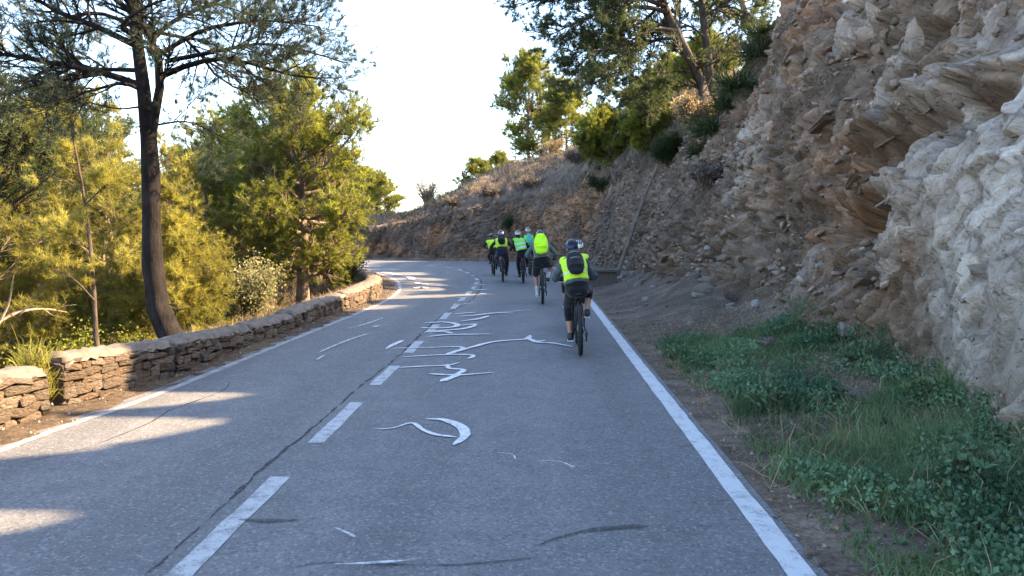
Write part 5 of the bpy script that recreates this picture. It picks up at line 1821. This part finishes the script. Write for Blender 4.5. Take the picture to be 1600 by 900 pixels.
def build_bike(loc, heading, lean, crank, label, frame_mat, detail=1, handle=0.33, saddle_z=0.90):
    root = empty("bicycle", (loc[0], loc[1], 0.012), (0, lean, heading))
    tag(root, label, "bicycle", "bicycles of the riding group")
    WB, RW = 1.10, 0.35
    BB = v3(0, 0.43, 0.31)

    def wheel(yc, nm):
        t = MB().torus((0, yc, RW), RW - 0.028, 0.029, n=72 if detail else 40, m=10, bump=0.004).build("tyre", M['tyre'], None)
        w = MB()
        w.torus((0, yc, RW), RW - 0.062, 0.012, n=48, m=6)
        w.tube([(-0.05, yc, RW), (0.05, yc, RW)], 0.018, 8)
        rim = w.build("wheel", M['black'], root)
        t.parent = rim
        sp = MB()
        for k_ in range(24):
            a = 2 * math.pi * k_ / 24
            sp.tube([(0.025 * (-1) ** k_, yc, RW), (0, yc + math.cos(a) * (RW - 0.06), RW + math.sin(a) * (RW - 0.06))], 0.0016, 3, False)
        sp.build("spokes", M['steel'], rim)
        dm = MB().tube([(-0.030, yc, RW), (-0.026, yc, RW)], 0.08, 20)
        dm.build("brake_disc", M['steel'], rim)

    wheel(0.0, "rear")
    wheel(WB, "front")
    fr = MB()
    ST = v3(0, 0.24, 0.80)
    HT0, HT1 = v3(0, 0.86, 0.66), v3(0, 0.82, 0.80)
    fr.tube([BB, ST], 0.017, 10).tube([ST - v3(0, 0, 0.03), HT1], 0.017, 10).tube([BB, HT0], 0.022, 10).tube([HT0, HT1], 0.022, 10)
    for s in (-1, 1):
        fr.tube([BB + v3(0.03 * s, 0, 0), v3(0.055 * s, 0.20, 0.33), v3(0.065 * s, 0, RW)], 0.011, 8)
        fr.tube([ST + v3(0.012 * s, 0, -0.05), v3(0.05 * s, 0.14, 0.66), v3(0.065 * s, 0, RW)], 0.009, 8)
    fr.tube([v3(-0.05, 0.155, 0.66), v3(0.05, 0.155, 0.66)], 0.009, 8)
    fr.build("frame", frame_mat, root)
    fk = MB()
    for s in (-1, 1):
        fk.tube([v3(0.055 * s, 0.90, 0.66), v3(0.058 * s, WB, RW)], 0.017, 8)
    fk.tube([v3(-0.07, 0.89, 0.67), v3(0.07, 0.89, 0.67)], 0.018, 8)
    fk.build("fork", M['black'], root)
    hb = MB()
    hz_ = 0.985
    hb.tube([HT1, v3(0, 0.81, 0.93)], 0.015, 8).tube([v3(0, 0.81, 0.93), v3(0, 0.87, 0.955)], 0.015, 8)
    hb.tube([v3(-handle, 0.82, hz_ + 0.01), v3(-0.12, 0.865, 0.965), v3(0.12, 0.865, 0.965), v3(handle, 0.82, hz_ + 0.01)], 0.0125, 8)
    h = hb.build("handlebar", M['black'], root)
    for s in (-1, 1):
        MB().tube([v3(handle * s, 0.82, hz_ + 0.01), v3((handle - 0.12) * s, 0.834, hz_ - 0.001)], 0.0175, 10).build("grip", M['tyre'], h)
        MB().tube([v3((handle - 0.13) * s, 0.85, hz_ - 0.005), v3((handle - 0.11) * s, 0.90, hz_ - 0.03), v3((handle - 0.03) * s, 0.91, hz_ - 0.05)], 0.006, 6).build("brake_lever", M['steel'], h)
    sp = MB()
    sp.tube([ST, v3(0, 0.205, saddle_z - 0.03)], 0.0145, 8)
    sp.build("seat_post", M['black'], root)
    sd = MB()
    sd.rings([v3(0, 0.08, saddle_z), v3(0, 0.14, saddle_z + 0.005), v3(0, 0.24, saddle_z), v3(0, 0.34, saddle_z - 0.012)], [0.06, 0.075, 0.035, 0.02], [0.022, 0.028, 0.022, 0.016], (1, 0, 0))
    sd.build("saddle", M['black'], root)
    ck = MB()
    ck.torus(BB + v3(0.055, 0, 0), 0.085, 0.008, n=28, m=5)
    ck.tube([BB - v3(0.075, 0, 0), BB + v3(0.075, 0, 0)], 0.018, 8)
    PED = []
    for s, a in ((-1, crank), (1, crank + math.pi)):
        e = BB + v3(0.085 * s, math.cos(a) * 0.17, math.sin(a) * 0.17)
        ck.tube([BB + v3(0.075 * s, 0, 0), e], 0.011, 8)
        PED.append(e + v3(0.055 * s, 0, 0))
    c_ = ck.build("crankset", M['black'], root)
    for pd in PED:
        MB().box(pd, (0.095, 0.09, 0.02)).build("pedal", M['black'], c_, False, 0.004)
    dr = MB()
    dr.box(v3(0.085, -0.01, 0.25), (0.02, 0.045, 0.10)).tube([v3(0.075, 0, RW), v3(0.10, -0.03, 0.30), v3(0.085, 0.0, 0.20)], 0.008, 6)
    dr.torus(v3(0.085, 0.0, 0.21), 0.025, 0.006, n=12, m=5)
    dr.build("derailleur", M['black'], root)
    cs = MB()
    for q_ in range(5):
        cs.torus(v3(0.032 + q_ * 0.006, 0, RW), 0.075 - q_ * 0.011, 0.004, n=20, m=4)
    cs.build("cassette", M['steel'], root)
    ch = MB()
    ch.tube([BB + v3(0.055, 0, 0.085), v3(0.05, 0.0, RW + 0.06)], 0.005, 4).tube([BB + v3(0.055, 0, -0.085), v3(0.085, 0.0, 0.19)], 0.005, 4)
    ch.build("chain", M['steel'], root)
    return root, PED


def build_rider(loc, heading, lean, PED, o):
    """o: colours and pose of one rider, in the bicycle's own axes (y forward)"""
    root = empty("person", (loc[0], loc[1], 0.012), (0, lean, heading))
    tag(root, o['label'], "person", "cyclists riding up the road")
    k = o.get('k', 1.0)
    sx = o.get('sway', 0.0)
    vx = o.get('voxel', 0.012)
    up = o.get('upright', 0.0)
    X1 = v3(1, 0, 0)
    hip = v3(sx * 0.25, 0.20, o.get('hip', 0.97))
    chest_top = v3(sx, 0.50 - 0.10 * up, hip[2] + 0.40 * k + 0.05 * up)
    ax = (chest_top - hip)
    tl = np.linalg.norm(ax)
    ax = ax / tl
    back = np.cross(X1, ax)
    back = back / np.linalg.norm(back)
    if back[1] > 0:
        back = -back
    bend = lambda t: hip + ax * tl * t + back * 0.05 * math.sin(math.pi * min(1, max(0, t)))
    tts = (-0.10, 0.06, 0.28, 0.52, 0.78, 0.98)
    TP = [bend(t) for t in tts]
    TRX = np.array([0.135, 0.178, 0.150, 0.158, 0.180, 0.150]) * k * o.get('wide', 1.0)
    TRY = np.array([0.10, 0.128, 0.105, 0.108, 0.112, 0.075]) * k
    neck0 = chest_top + ax * 0.02
    headc = neck0 + v3(sx * 0.25, 0.105, 0.175 * k)
    SH = [chest_top + v3(0.160 * k * s, 0.0, -0.025) for s in (-1, 1)]
    HD = [v3((o.get('handle', 0.33) - 0.06) * s, 0.81, 1.015) for s in (-1, 1)]
    EL = [knee_at(SH[i_], HD[i_] - v3(0, 0.03, -0.01), 0.29 * k, 0.27 * k, (o.get('elbow', 0.9) * s, -0.35, -0.55)) for i_, s in ((0, -1), (1, 1))]
    HP = [hip + v3(0.092 * k * s, 0.0, -0.03) for s in (-1, 1)]
    AN = [PED[i_] + v3(-0.015 * s, -0.06, 0.105) for i_, s in ((0, -1), (1, 1))]
    KN = [knee_at(HP[i_], AN[i_], 0.425 * k, 0.405 * k, (0.25 * s + o.get('knee', (0, 0))[i_], 1, 0.25)) for i_, s in ((0, -1), (1, 1))]

    def torso(mb_, g=0.0, ta=-0.10, tb=0.98, flare=0.0, capk=1.0):
        t_ = np.linspace(ta, tb, 8)
        fl = flare * np.linspace(1, 0, 8)
        mb_.rings(np.array([bend(q_) for q_ in t_]), np.interp(t_, tts, TRX) + g + fl, np.interp(t_, tts, TRY) + g + fl, X1, 18, capk)

    def arm(mb_, g=0.0, end=1.0):
        for i_ in (0, 1):
            a, b, c = SH[i_], EL[i_], HD[i_] - v3(0, 0.05, -0.015)
            mb_.rings([chest_top + (a - chest_top) * 0.55, a], [0.075 + g, 0.066 + g], [0.075 + g, 0.066 + g], (0, 1, 0))
            mb_.rings([a, a * 0.5 + b * 0.5, b], np.array([0.054, 0.047, 0.039]) * k + g, np.array([0.054, 0.047, 0.039]) * k + g, (0, 0, 1))
            e = b + (c - b) * end
            mb_.rings([b, b * 0.55 + e * 0.45, e], np.array([0.040, 0.039, 0.029]) * k + g, np.array([0.040, 0.037, 0.027]) * k + g, (0, 0, 1))

    def leg(mb_, g=0.0, end=2.0, only=(0, 1), start=0.0):
        for i_ in only:
            a, b, c = HP[i_], KN[i_], AN[i_]
            if start < 1:
                e = b if end >= 1 else a + (b - a) * end
                r1 = np.interp(min(end, 1), [0, 1], [0.092, 0.060])
                mb_.rings([a, a * 0.5 + e * 0.5, e], np.array([0.092, (0.092 + r1) / 2 + 0.004, r1]) * k + g, np.array([0.098, (0.098 + r1) / 2 + 0.004, r1]) * k + g, X1)
            if end > 1:
                e = b + (c - b) * (end - 1)
                s_ = b + (c - b) * max(0, start - 1)
                t_ = np.linspace(max(0, start - 1), end - 1, 5)
                rr = np.interp(t_, [0, 0.28, 0.6, 1.0], [0.056, 0.058, 0.044, 0.034]) * k + g
                calf = np.interp(t_, [0, 0.28, 0.6, 1.0], [0, 0.016, 0.008, 0])
                P_ = [b + (c - b) * q_ + v3(0, -1, 0) * cc for q_, cc in zip(t_, calf)]
                mb_.rings(P_, rr, rr * 1.06, X1)

    # body: one continuous skin with head, neck, arms, hands with five fingers, and legs
    b = MB()
    torso(b)
    arm(b)
    leg(b)
    b.rings([neck0 - ax * 0.02, headc - v3(0, 0.015, 0.05)], [0.058 * k, 0.054 * k], [0.058 * k, 0.056 * k], X1)
    b.ellipsoid(headc, (0.076 * k, 0.097 * k, 0.112 * k))
    b.ellipsoid(headc + v3(0, 0.045, -0.06) * k, (0.052 * k, 0.055 * k, 0.055 * k))
    b.ellipsoid(headc + v3(0, 0.103, -0.012) * k, (0.013, 0.022, 0.026))
    b.ellipsoid(headc + v3(0, 0.088, -0.062) * k, (0.024, 0.012, 0.010))
    for s in (-1, 1):
        b.ellipsoid(headc + v3(0.078 * s, 0.0, -0.012) * k, (0.012, 0.022, 0.034))
    for i_, s in ((0, -1), (1, 1)):
        c = HD[i_]
        b.rings([c - v3(0, 0.055, -0.012), c - v3(0, 0.015, -0.008)], [0.040, 0.043], [0.020, 0.019], X1, 10)
        for f_ in range(4):
            fx = c + v3((f_ - 1.5) * 0.0215, 0, 0)
            ln = (0.92, 1.0, 0.97, 0.8)[f_ if s < 0 else 3 - f_]
            b.rings([fx + v3(0, -0.01, 0.022), fx + v3(0, 0.03 * ln, 0.020), fx + v3(0, 0.040 * ln, -0.008), fx + v3(0, 0.020, -0.028 * ln)], [0.0105, 0.0100, 0.0092, 0.0085], [0.0105, 0.0100, 0.0092, 0.0085], X1, 7)
        tx = c + v3(-0.042 * s, -0.03, 0.004)
        b.rings([tx, tx + v3(-0.012 * s, 0.025, -0.014), tx + v3(0.008 * s, 0.045, -0.026)], [0.013, 0.0115, 0.0095], [0.013, 0.0115, 0.0095], X1, 7)
        f0 = AN[i_]
        b.rings([f0 - v3(0, 0.03, 0.05), f0 + v3(0, 0.08, -0.07), f0 + v3(0, 0.15, -0.08)], [0.034, 0.042, 0.034], [0.036, 0.026, 0.018], X1, 10)
    body = b.remesh("body", M['skin'], root, vx * 0.75, 2)
    e = MB()
    for s in (-1, 1):
        e.ellipsoid(headc + v3(0.030 * s, 0.088, 0.012) * k, (0.012, 0.010, 0.009))
    e.build("eyes", M['eye'], body)
    # jacket or sweatshirt
    j = MB()
    torso(j, 0.014, o.get('hem', 0.10), 0.98, 0.006, 0.25)
    arm(j, 0.013, 0.97)
    j.rings([neck0 - ax * 0.04, neck0 + v3(0, 0.03, 0.05)], [0.075, 0.066], [0.075, 0.066], X1)
    rgj = np.random.default_rng(o['seed'])
    jk = j.remesh("jacket", o['jacket'], root, vx, 3)
    n_ = len(jk.data.vertices)
    co = np.empty(n_ * 3)
    jk.data.vertices.foreach_get("co", co)
    co = co.reshape(-1, 3)
    no = np.empty(n_ * 3)
    jk.data.vertices.foreach_get("normal", no)
    no = no.reshape(-1, 3)
    co += no * (0.010 * fbm(co * np.array([9, 9, 16]) + o['seed'], 5, 3))[:, None]
    jk.data.vertices.foreach_set("co", co.ravel())
    jk.data.update()
    # vest
    if o.get('vest'):
        w = MB()
        torso(w, 0.026, o.get('vest_from', 0.20), 0.98, 0.012, 0.2)
        for s in (-1, 1):
            w.rings([chest_top + v3(0.05 * s, 0, -0.01), chest_top + v3(0.135 * s, 0.0, -0.015)], [0.085, 0.082], [0.085, 0.08], (0, 1, 0))
        vs = w.remesh("vest", o['vest'], root, vx, 3)
        vs.data.materials.append(M['reflective'])
        pc = np.empty(len(vs.data.polygons) * 3)
        vs.data.polygons.foreach_get("center", pc)
        pc = pc.reshape(-1, 3)
        tt_ = (pc - hip) @ ax / tl
        mi = np.zeros(len(pc), dtype=np.int32)
        for q_ in o.get('bands', (0.22, 0.45)):
            mi[np.abs(tt_ - q_) < o.get('band_w', 0.05)] = 1
        vs.data.polygons.foreach_set("material_index", mi)
    # trousers / shorts / leggings
    t = MB()
    t.rings(np.array(TP[0:2]), TRX[0:2] + 0.012, TRY[0:2] + 0.014, X1, 18)
    t.rings([hip + v3(-0.05, -0.04, -0.05), hip + v3(0.05, -0.04, -0.05)], [0.10, 0.10], [0.10, 0.10], (0, 1, 0))
    leg(t, o.get('leg_gap', 0.010), o.get('leg_end', 0.62))
    t.remesh(o.get('leg_name', "shorts"), o['legs'], root, vx, 3)
    if o.get('sock') is not None:
        q_ = MB()
        leg(q_, 0.006, 1.99, (0, 1), 1.68)
        q_.remesh("socks", o['sock'], root, vx, 1)
    for i_ in (0, 1):
        f0 = AN[i_]
        f = MB()
        f.rings([f0 - v3(0, 0.045, 0.055), f0 + v3(0, 0.06, -0.068), f0 + v3(0, 0.165, -0.080)], [0.042, 0.050, 0.040], [0.040, 0.033, 0.022], X1, 12)
        f.rings([f0 - v3(0, 0.01, 0.06), f0 + v3(0, 0.0, -0.015)], [0.045, 0.042], [0.048, 0.045], X1, 12)
        sh = f.remesh("shoe", o['shoe'][i_], root, vx * 0.8, 2)
        MB().box(f0 + v3(0, 0.055, -0.098), (0.09, 0.25, 0.018)).build("sole", M[o.get('sole', 'shoe_white')], sh, False, 0.006)
    if o.get('gloves'):
        for i_, s in ((0, -1), (1, 1)):
            c = HD[i_]
            g_ = MB()
            g_.rings([c - v3(0, 0.075, -0.018), c - v3(0, 0.01, -0.008)], [0.043, 0.050], [0.028, 0.026], X1, 10)
            for f_ in range(4):
                fx = c + v3((f_ - 1.5) * 0.0235, 0, 0)
                g_.rings([fx + v3(0, -0.012, 0.024), fx + v3(0, 0.033, 0.022), fx + v3(0, 0.045, -0.006)], [0.0125] * 3, [0.0125] * 3, X1, 7)
            g_.remesh("glove", M['shoe'], root, 0.007, 1)
    # helmet: padded shell with proud ribs and gaps between them
    hc = headc + v3(0, -0.012, 0.030)
    V, F = [], []
    na, nb = 40, 12
    for i_ in range(nb + 1):
        th = R(100) * i_ / nb
        for j_ in range(na):
            ph = 2 * math.pi * j_ / na
            x_ = math.sin(th) * math.cos(ph)
            y_ = math.sin(th) * math.sin(ph)
            z_ = math.cos(th)
            rib = 0.5 + 0.5 * math.cos(x_ * 21)
            g_ = 1 + 0.10 * (rib ** 0.6) * (1 if z_ > -0.05 else 0.4)
            V.append((hc[0] + 0.095 * k * x_ * g_, hc[1] + (0.128 * y_ - 0.012 * (1 - z_)) * k * g_, hc[2] + 0.108 * k * z_ * g_ + (0.02 * y_)))
    for i_ in range(nb):
        for j_ in range(na):
            F.append((i_ * na + j_, (i_ + 1) * na + j_, (i_ + 1) * na + (j_ + 1) % na, i_ * na + (j_ + 1) % na))
    F.append(tuple(range(nb * na, (nb + 1) * na))[::-1])
    hm = MB().add(V, F).build("helmet", HEL[o['helmet']], root)
    ln = MB()
    for q_ in (-0.052, -0.018, 0.018, 0.052):
        arc = [hc + v3(q_ * k, (0.135 * math.sin(a) - 0.01) * k, 0.116 * k * math.cos(a) * math.sqrt(max(0.05, 1 - (q_ / 0.105) ** 2))) for a in np.linspace(-1.15, 1.0, 9)]
        ln.tube(arc, 0.0105 * k, 6)
    ln.build("vents", HEL['black' if o['helmet'] != 'black' else 'grey'], hm)
    stp = MB()
    for s in (-1, 1):
        stp.tube([hc + v3(0.085 * s, 0.0, -0.02), headc + v3(0.074 * s, 0.03, -0.07), headc + v3(0.02 * s, 0.065, -0.115)], 0.005, 5)
    stp.build("chin_strap", M['shoe'], hm)
    if o.get('hair'):
        h_ = MB()
        h_.ellipsoid(headc + v3(0, -0.055, -0.045) * k, (0.078 * k, 0.06 * k, 0.085 * k))
        h_.ellipsoid(headc + v3(0, -0.085, -0.13) * k, (0.06 * k, 0.045 * k, 0.075 * k))
        h_.remesh(o['hair'], o.get('hair_m', M['hair']), root, 0.009, 2)
    # backpack
    if o.get('pack') is not None:
        Mx = np.stack([X1, back, ax], axis=1)
        g0 = 0.16 if o.get('pack_low') else 0.13
        pw, ph_, pd = o.get('pack_size', (0.27, 0.40, 0.15))
        pcn = bend(0.60 + o.get('pack_up', 0)) + back * (0.115 * k + 0.03 + pd * 0.5)
        rootp = empty("backpack", (loc[0], loc[1], 0.012), (0, lean, heading))
        tag(rootp, o['pack_label'], "backpack")
        q_ = MB()
        hs = np.linspace(-0.5, 0.5, 7)
        wds = np.array([0.80, 0.97, 1.0, 1.0, 0.96, 0.85, 0.62]) * pw * 0.5
        dps = np.array([0.75, 1.0, 1.05, 1.0, 0.92, 0.8, 0.55]) * pd * 0.5
        q_.rings([pcn + ax * ph_ * h_ for h_ in hs], wds, dps, X1, 22)
        q_.rings([pcn + back * pd * 0.42 - ax * ph_ * 0.30, pcn + back * pd * 0.42 - ax * ph_ * 0.02], [pw * 0.36, pw * 0.33], [pd * 0.22, pd * 0.16], X1, 14)
        q_.remesh("bag", o['pack'], rootp, vx * 0.9, 2)
        d_ = MB()
        d_.tube([pcn + back * pd * 0.53 + ax * ph_ * 0.30 - X1 * pw * 0.28, pcn + back * pd * 0.56 + ax * ph_ * 0.36, pcn + back * pd * 0.53 + ax * ph_ * 0.30 + X1 * pw * 0.28], 0.005, 5)
        d_.tube([pcn + back * pd * 0.70 - ax * ph_ * 0.02 - X1 * pw * 0.28, pcn + back * pd * 0.72 + ax * 0.005, pcn + back * pd * 0.70 - ax * ph_ * 0.02 + X1 * pw * 0.28], 0.0045, 5)
        d_.build("zip", o.get('zip', M['steel']), rootp)
        MB().tube([pcn + ax * ph_ * 0.5 - X1 * 0.035, pcn + ax * (ph_ * 0.5 + 0.045), pcn + ax * ph_ * 0.5 + X1 * 0.035], 0.007, 6).build("grab_loop", M['shoe'], rootp)
        for s in (-1, 1):
            MB().tube(crom(np.array([pcn + ax * ph_ * 0.42 + X1 * 0.07 * s - back * pd * 0.4, chest_top + v3(0.085 * s, 0.0, 0.095 * k), chest_top + v3(0.10 * s, 0.12, -0.02), bend(0.5) + v3(0.13 * s, 0.15, -0.04), bend(0.28) + v3(0.17 * s, 0.03, 0)]), 14), 0.019, 6).build("strap", M['shoe'], rootp)
    return root


def rider(uv, heading, lean, crank, bike_label, frame, o, detail=1):
    g_ = GD(*uv)
    _, PED = build_bike(g_, heading, lean, crank, bike_label, frame, detail, o.get('handle', 0.33), o.get('hip', 0.97) - 0.085)
    return build_rider(g_, heading, lean, PED, o)


FR = [simple("frame_black", (0.018, 0.018, 0.02), 0.35), simple("frame_grey", (0.10, 0.105, 0.11), 0.35, 0.4), simple("frame_dark_green", (0.02, 0.035, 0.03), 0.35), simple("frame_navy", (0.02, 0.025, 0.05), 0.35)]
HALF = math.pi / 2
rider((907, 556), R(-1), R(-2.0), -HALF + 0.15, "black mountain bike under the nearest cyclist", FR[0],
      dict(label="nearest cyclist in grey sweatshirt, yellow vest and black calf-length leggings", seed=1, k=0.90, sway=-0.045, band_w=0.03, hip=0.92, vest_from=0.20, hem=0.10, handle=0.30, voxel=0.0095, jacket=CL['grey'], vest=CL['yellow'], bands=(0.36,),
           legs=CL['black'], leg_name="leggings", leg_end=1.42, leg_gap=0.007, shoe=(M['shoe'], M['shoe']), helmet='blue', hair="hood", hair_m=CL['navy'], gloves=True, elbow=0.45, knee=(0, 0.02),
           pack=CL['packblack'], pack_size=(0.245, 0.345, 0.13), pack_up=-0.02, pack_label="small black backpack on the nearest cyclist's back"))
rider((896, 522), R(-1), R(0), 0.4, "bicycle hidden in front of the nearest cyclist", FR[1],
      dict(label="cyclist in a white helmet almost hidden in front of the nearest cyclist", seed=2, k=0.86, sway=0.075, hip=0.90, elbow=0.3, handle=0.28, voxel=0.013, jacket=CL['grey'], vest=CL['yellow'], legs=CL['black'], leg_end=1.5,
           leg_name="leggings", shoe=(M['shoe'], M['shoe']), helmet='white'), 0)
rider((848, 476), R(-1), R(-1), -HALF - 0.1, "grey mountain bike under the cyclist with the neon green pack cover", FR[1],
      dict(label="bare-legged cyclist in grey-green jacket, black shorts and white socks", seed=3, k=1.0, sway=-0.03, hip=0.97, hem=0.16, voxel=0.012, wide=1.1, jacket=CL['teal'], legs=CL['black'], leg_end=0.8, leg_gap=0.025,
           sock=CL['white'], shoe=(M['shoe_white'], M['shoe']), helmet='grey', elbow=0.8, knee=(0, 0.1),
           pack=CL['neon'], zip=CL['neon'], pack_size=(0.33, 0.47, 0.17), pack_up=0.05, pack_label="neon yellow-green rain cover over a backpack"))
rider((818, 443), R(2), R(0), -HALF - 0.3, "dark bicycle with a silver light under the green-vested cyclist", FR[0],
      dict(label="cyclist in black trousers and a pale green vest with two reflective bands", seed=4, k=0.92, sway=-0.14, hip=0.95, voxel=0.014, upright=1.0, jacket=CL['black'], vest=CL['green'], bands=(0.30, 0.58),
           legs=CL['black'], leg_name="trousers", leg_end=1.9, leg_gap=0.014, shoe=(M['shoe'], M['shoe']), helmet='white', hair="hair", elbow=0.5))
rider((786, 441), R(3), R(-1), HALF + 0.5, "navy bicycle under the cyclist in dark blue trousers", FR[3],
      dict(label="cyclist in navy trousers with a black pack over a yellow vest", seed=5, k=0.98, sway=-0.03, hip=0.97, vest_from=0.3, voxel=0.014, jacket=CL['darkgreen'], vest=CL['yellow'], bands=(0.2,), legs=CL['navy'],
           leg_name="trousers", leg_end=1.9, leg_gap=0.018, shoe=(M['shoe'], M['shoe']), helmet='grey', elbow=1.0, pack=CL['packblack'], pack_size=(0.25, 0.34, 0.13), pack_up=0.12,
           pack_label="black backpack over the yellow vest of the rider in navy trousers"))
rider((829, 431), R(3), R(0), 0.2, "bicycle partly hidden beyond the green-vested cyclist", FR[2],
      dict(label="farthest cyclist on the right in a green vest with aqua pack", seed=6, k=1.0, sway=-0.06, hip=1.0, voxel=0.016, upright=0.8, jacket=CL['black'], vest=CL['green'], bands=(0.4,), legs=CL['black'], leg_name="trousers", pack=CL['aqua'], pack_size=(0.22, 0.34, 0.12), pack_label="aqua backpack on the farthest cyclist on the right",
           leg_end=1.9, shoe=(M['shoe'], M['shoe']), helmet='white'), 0)
rider((772, 431), R(6), R(0), HALF + 1.0, "dark bicycle farthest left in the group", FR[0],
      dict(label="leftmost cyclist in dark clothes with a yellow-green vest, half hidden", seed=7, k=0.86, sway=-0.07, hip=0.91, voxel=0.016, jacket=CL['darkgreen'], vest=CL['yellow'], bands=(), legs=CL['black'], leg_name="trousers",
           leg_end=1.9, shoe=(M['shoe'], M['shoe']), helmet='black'), 0)
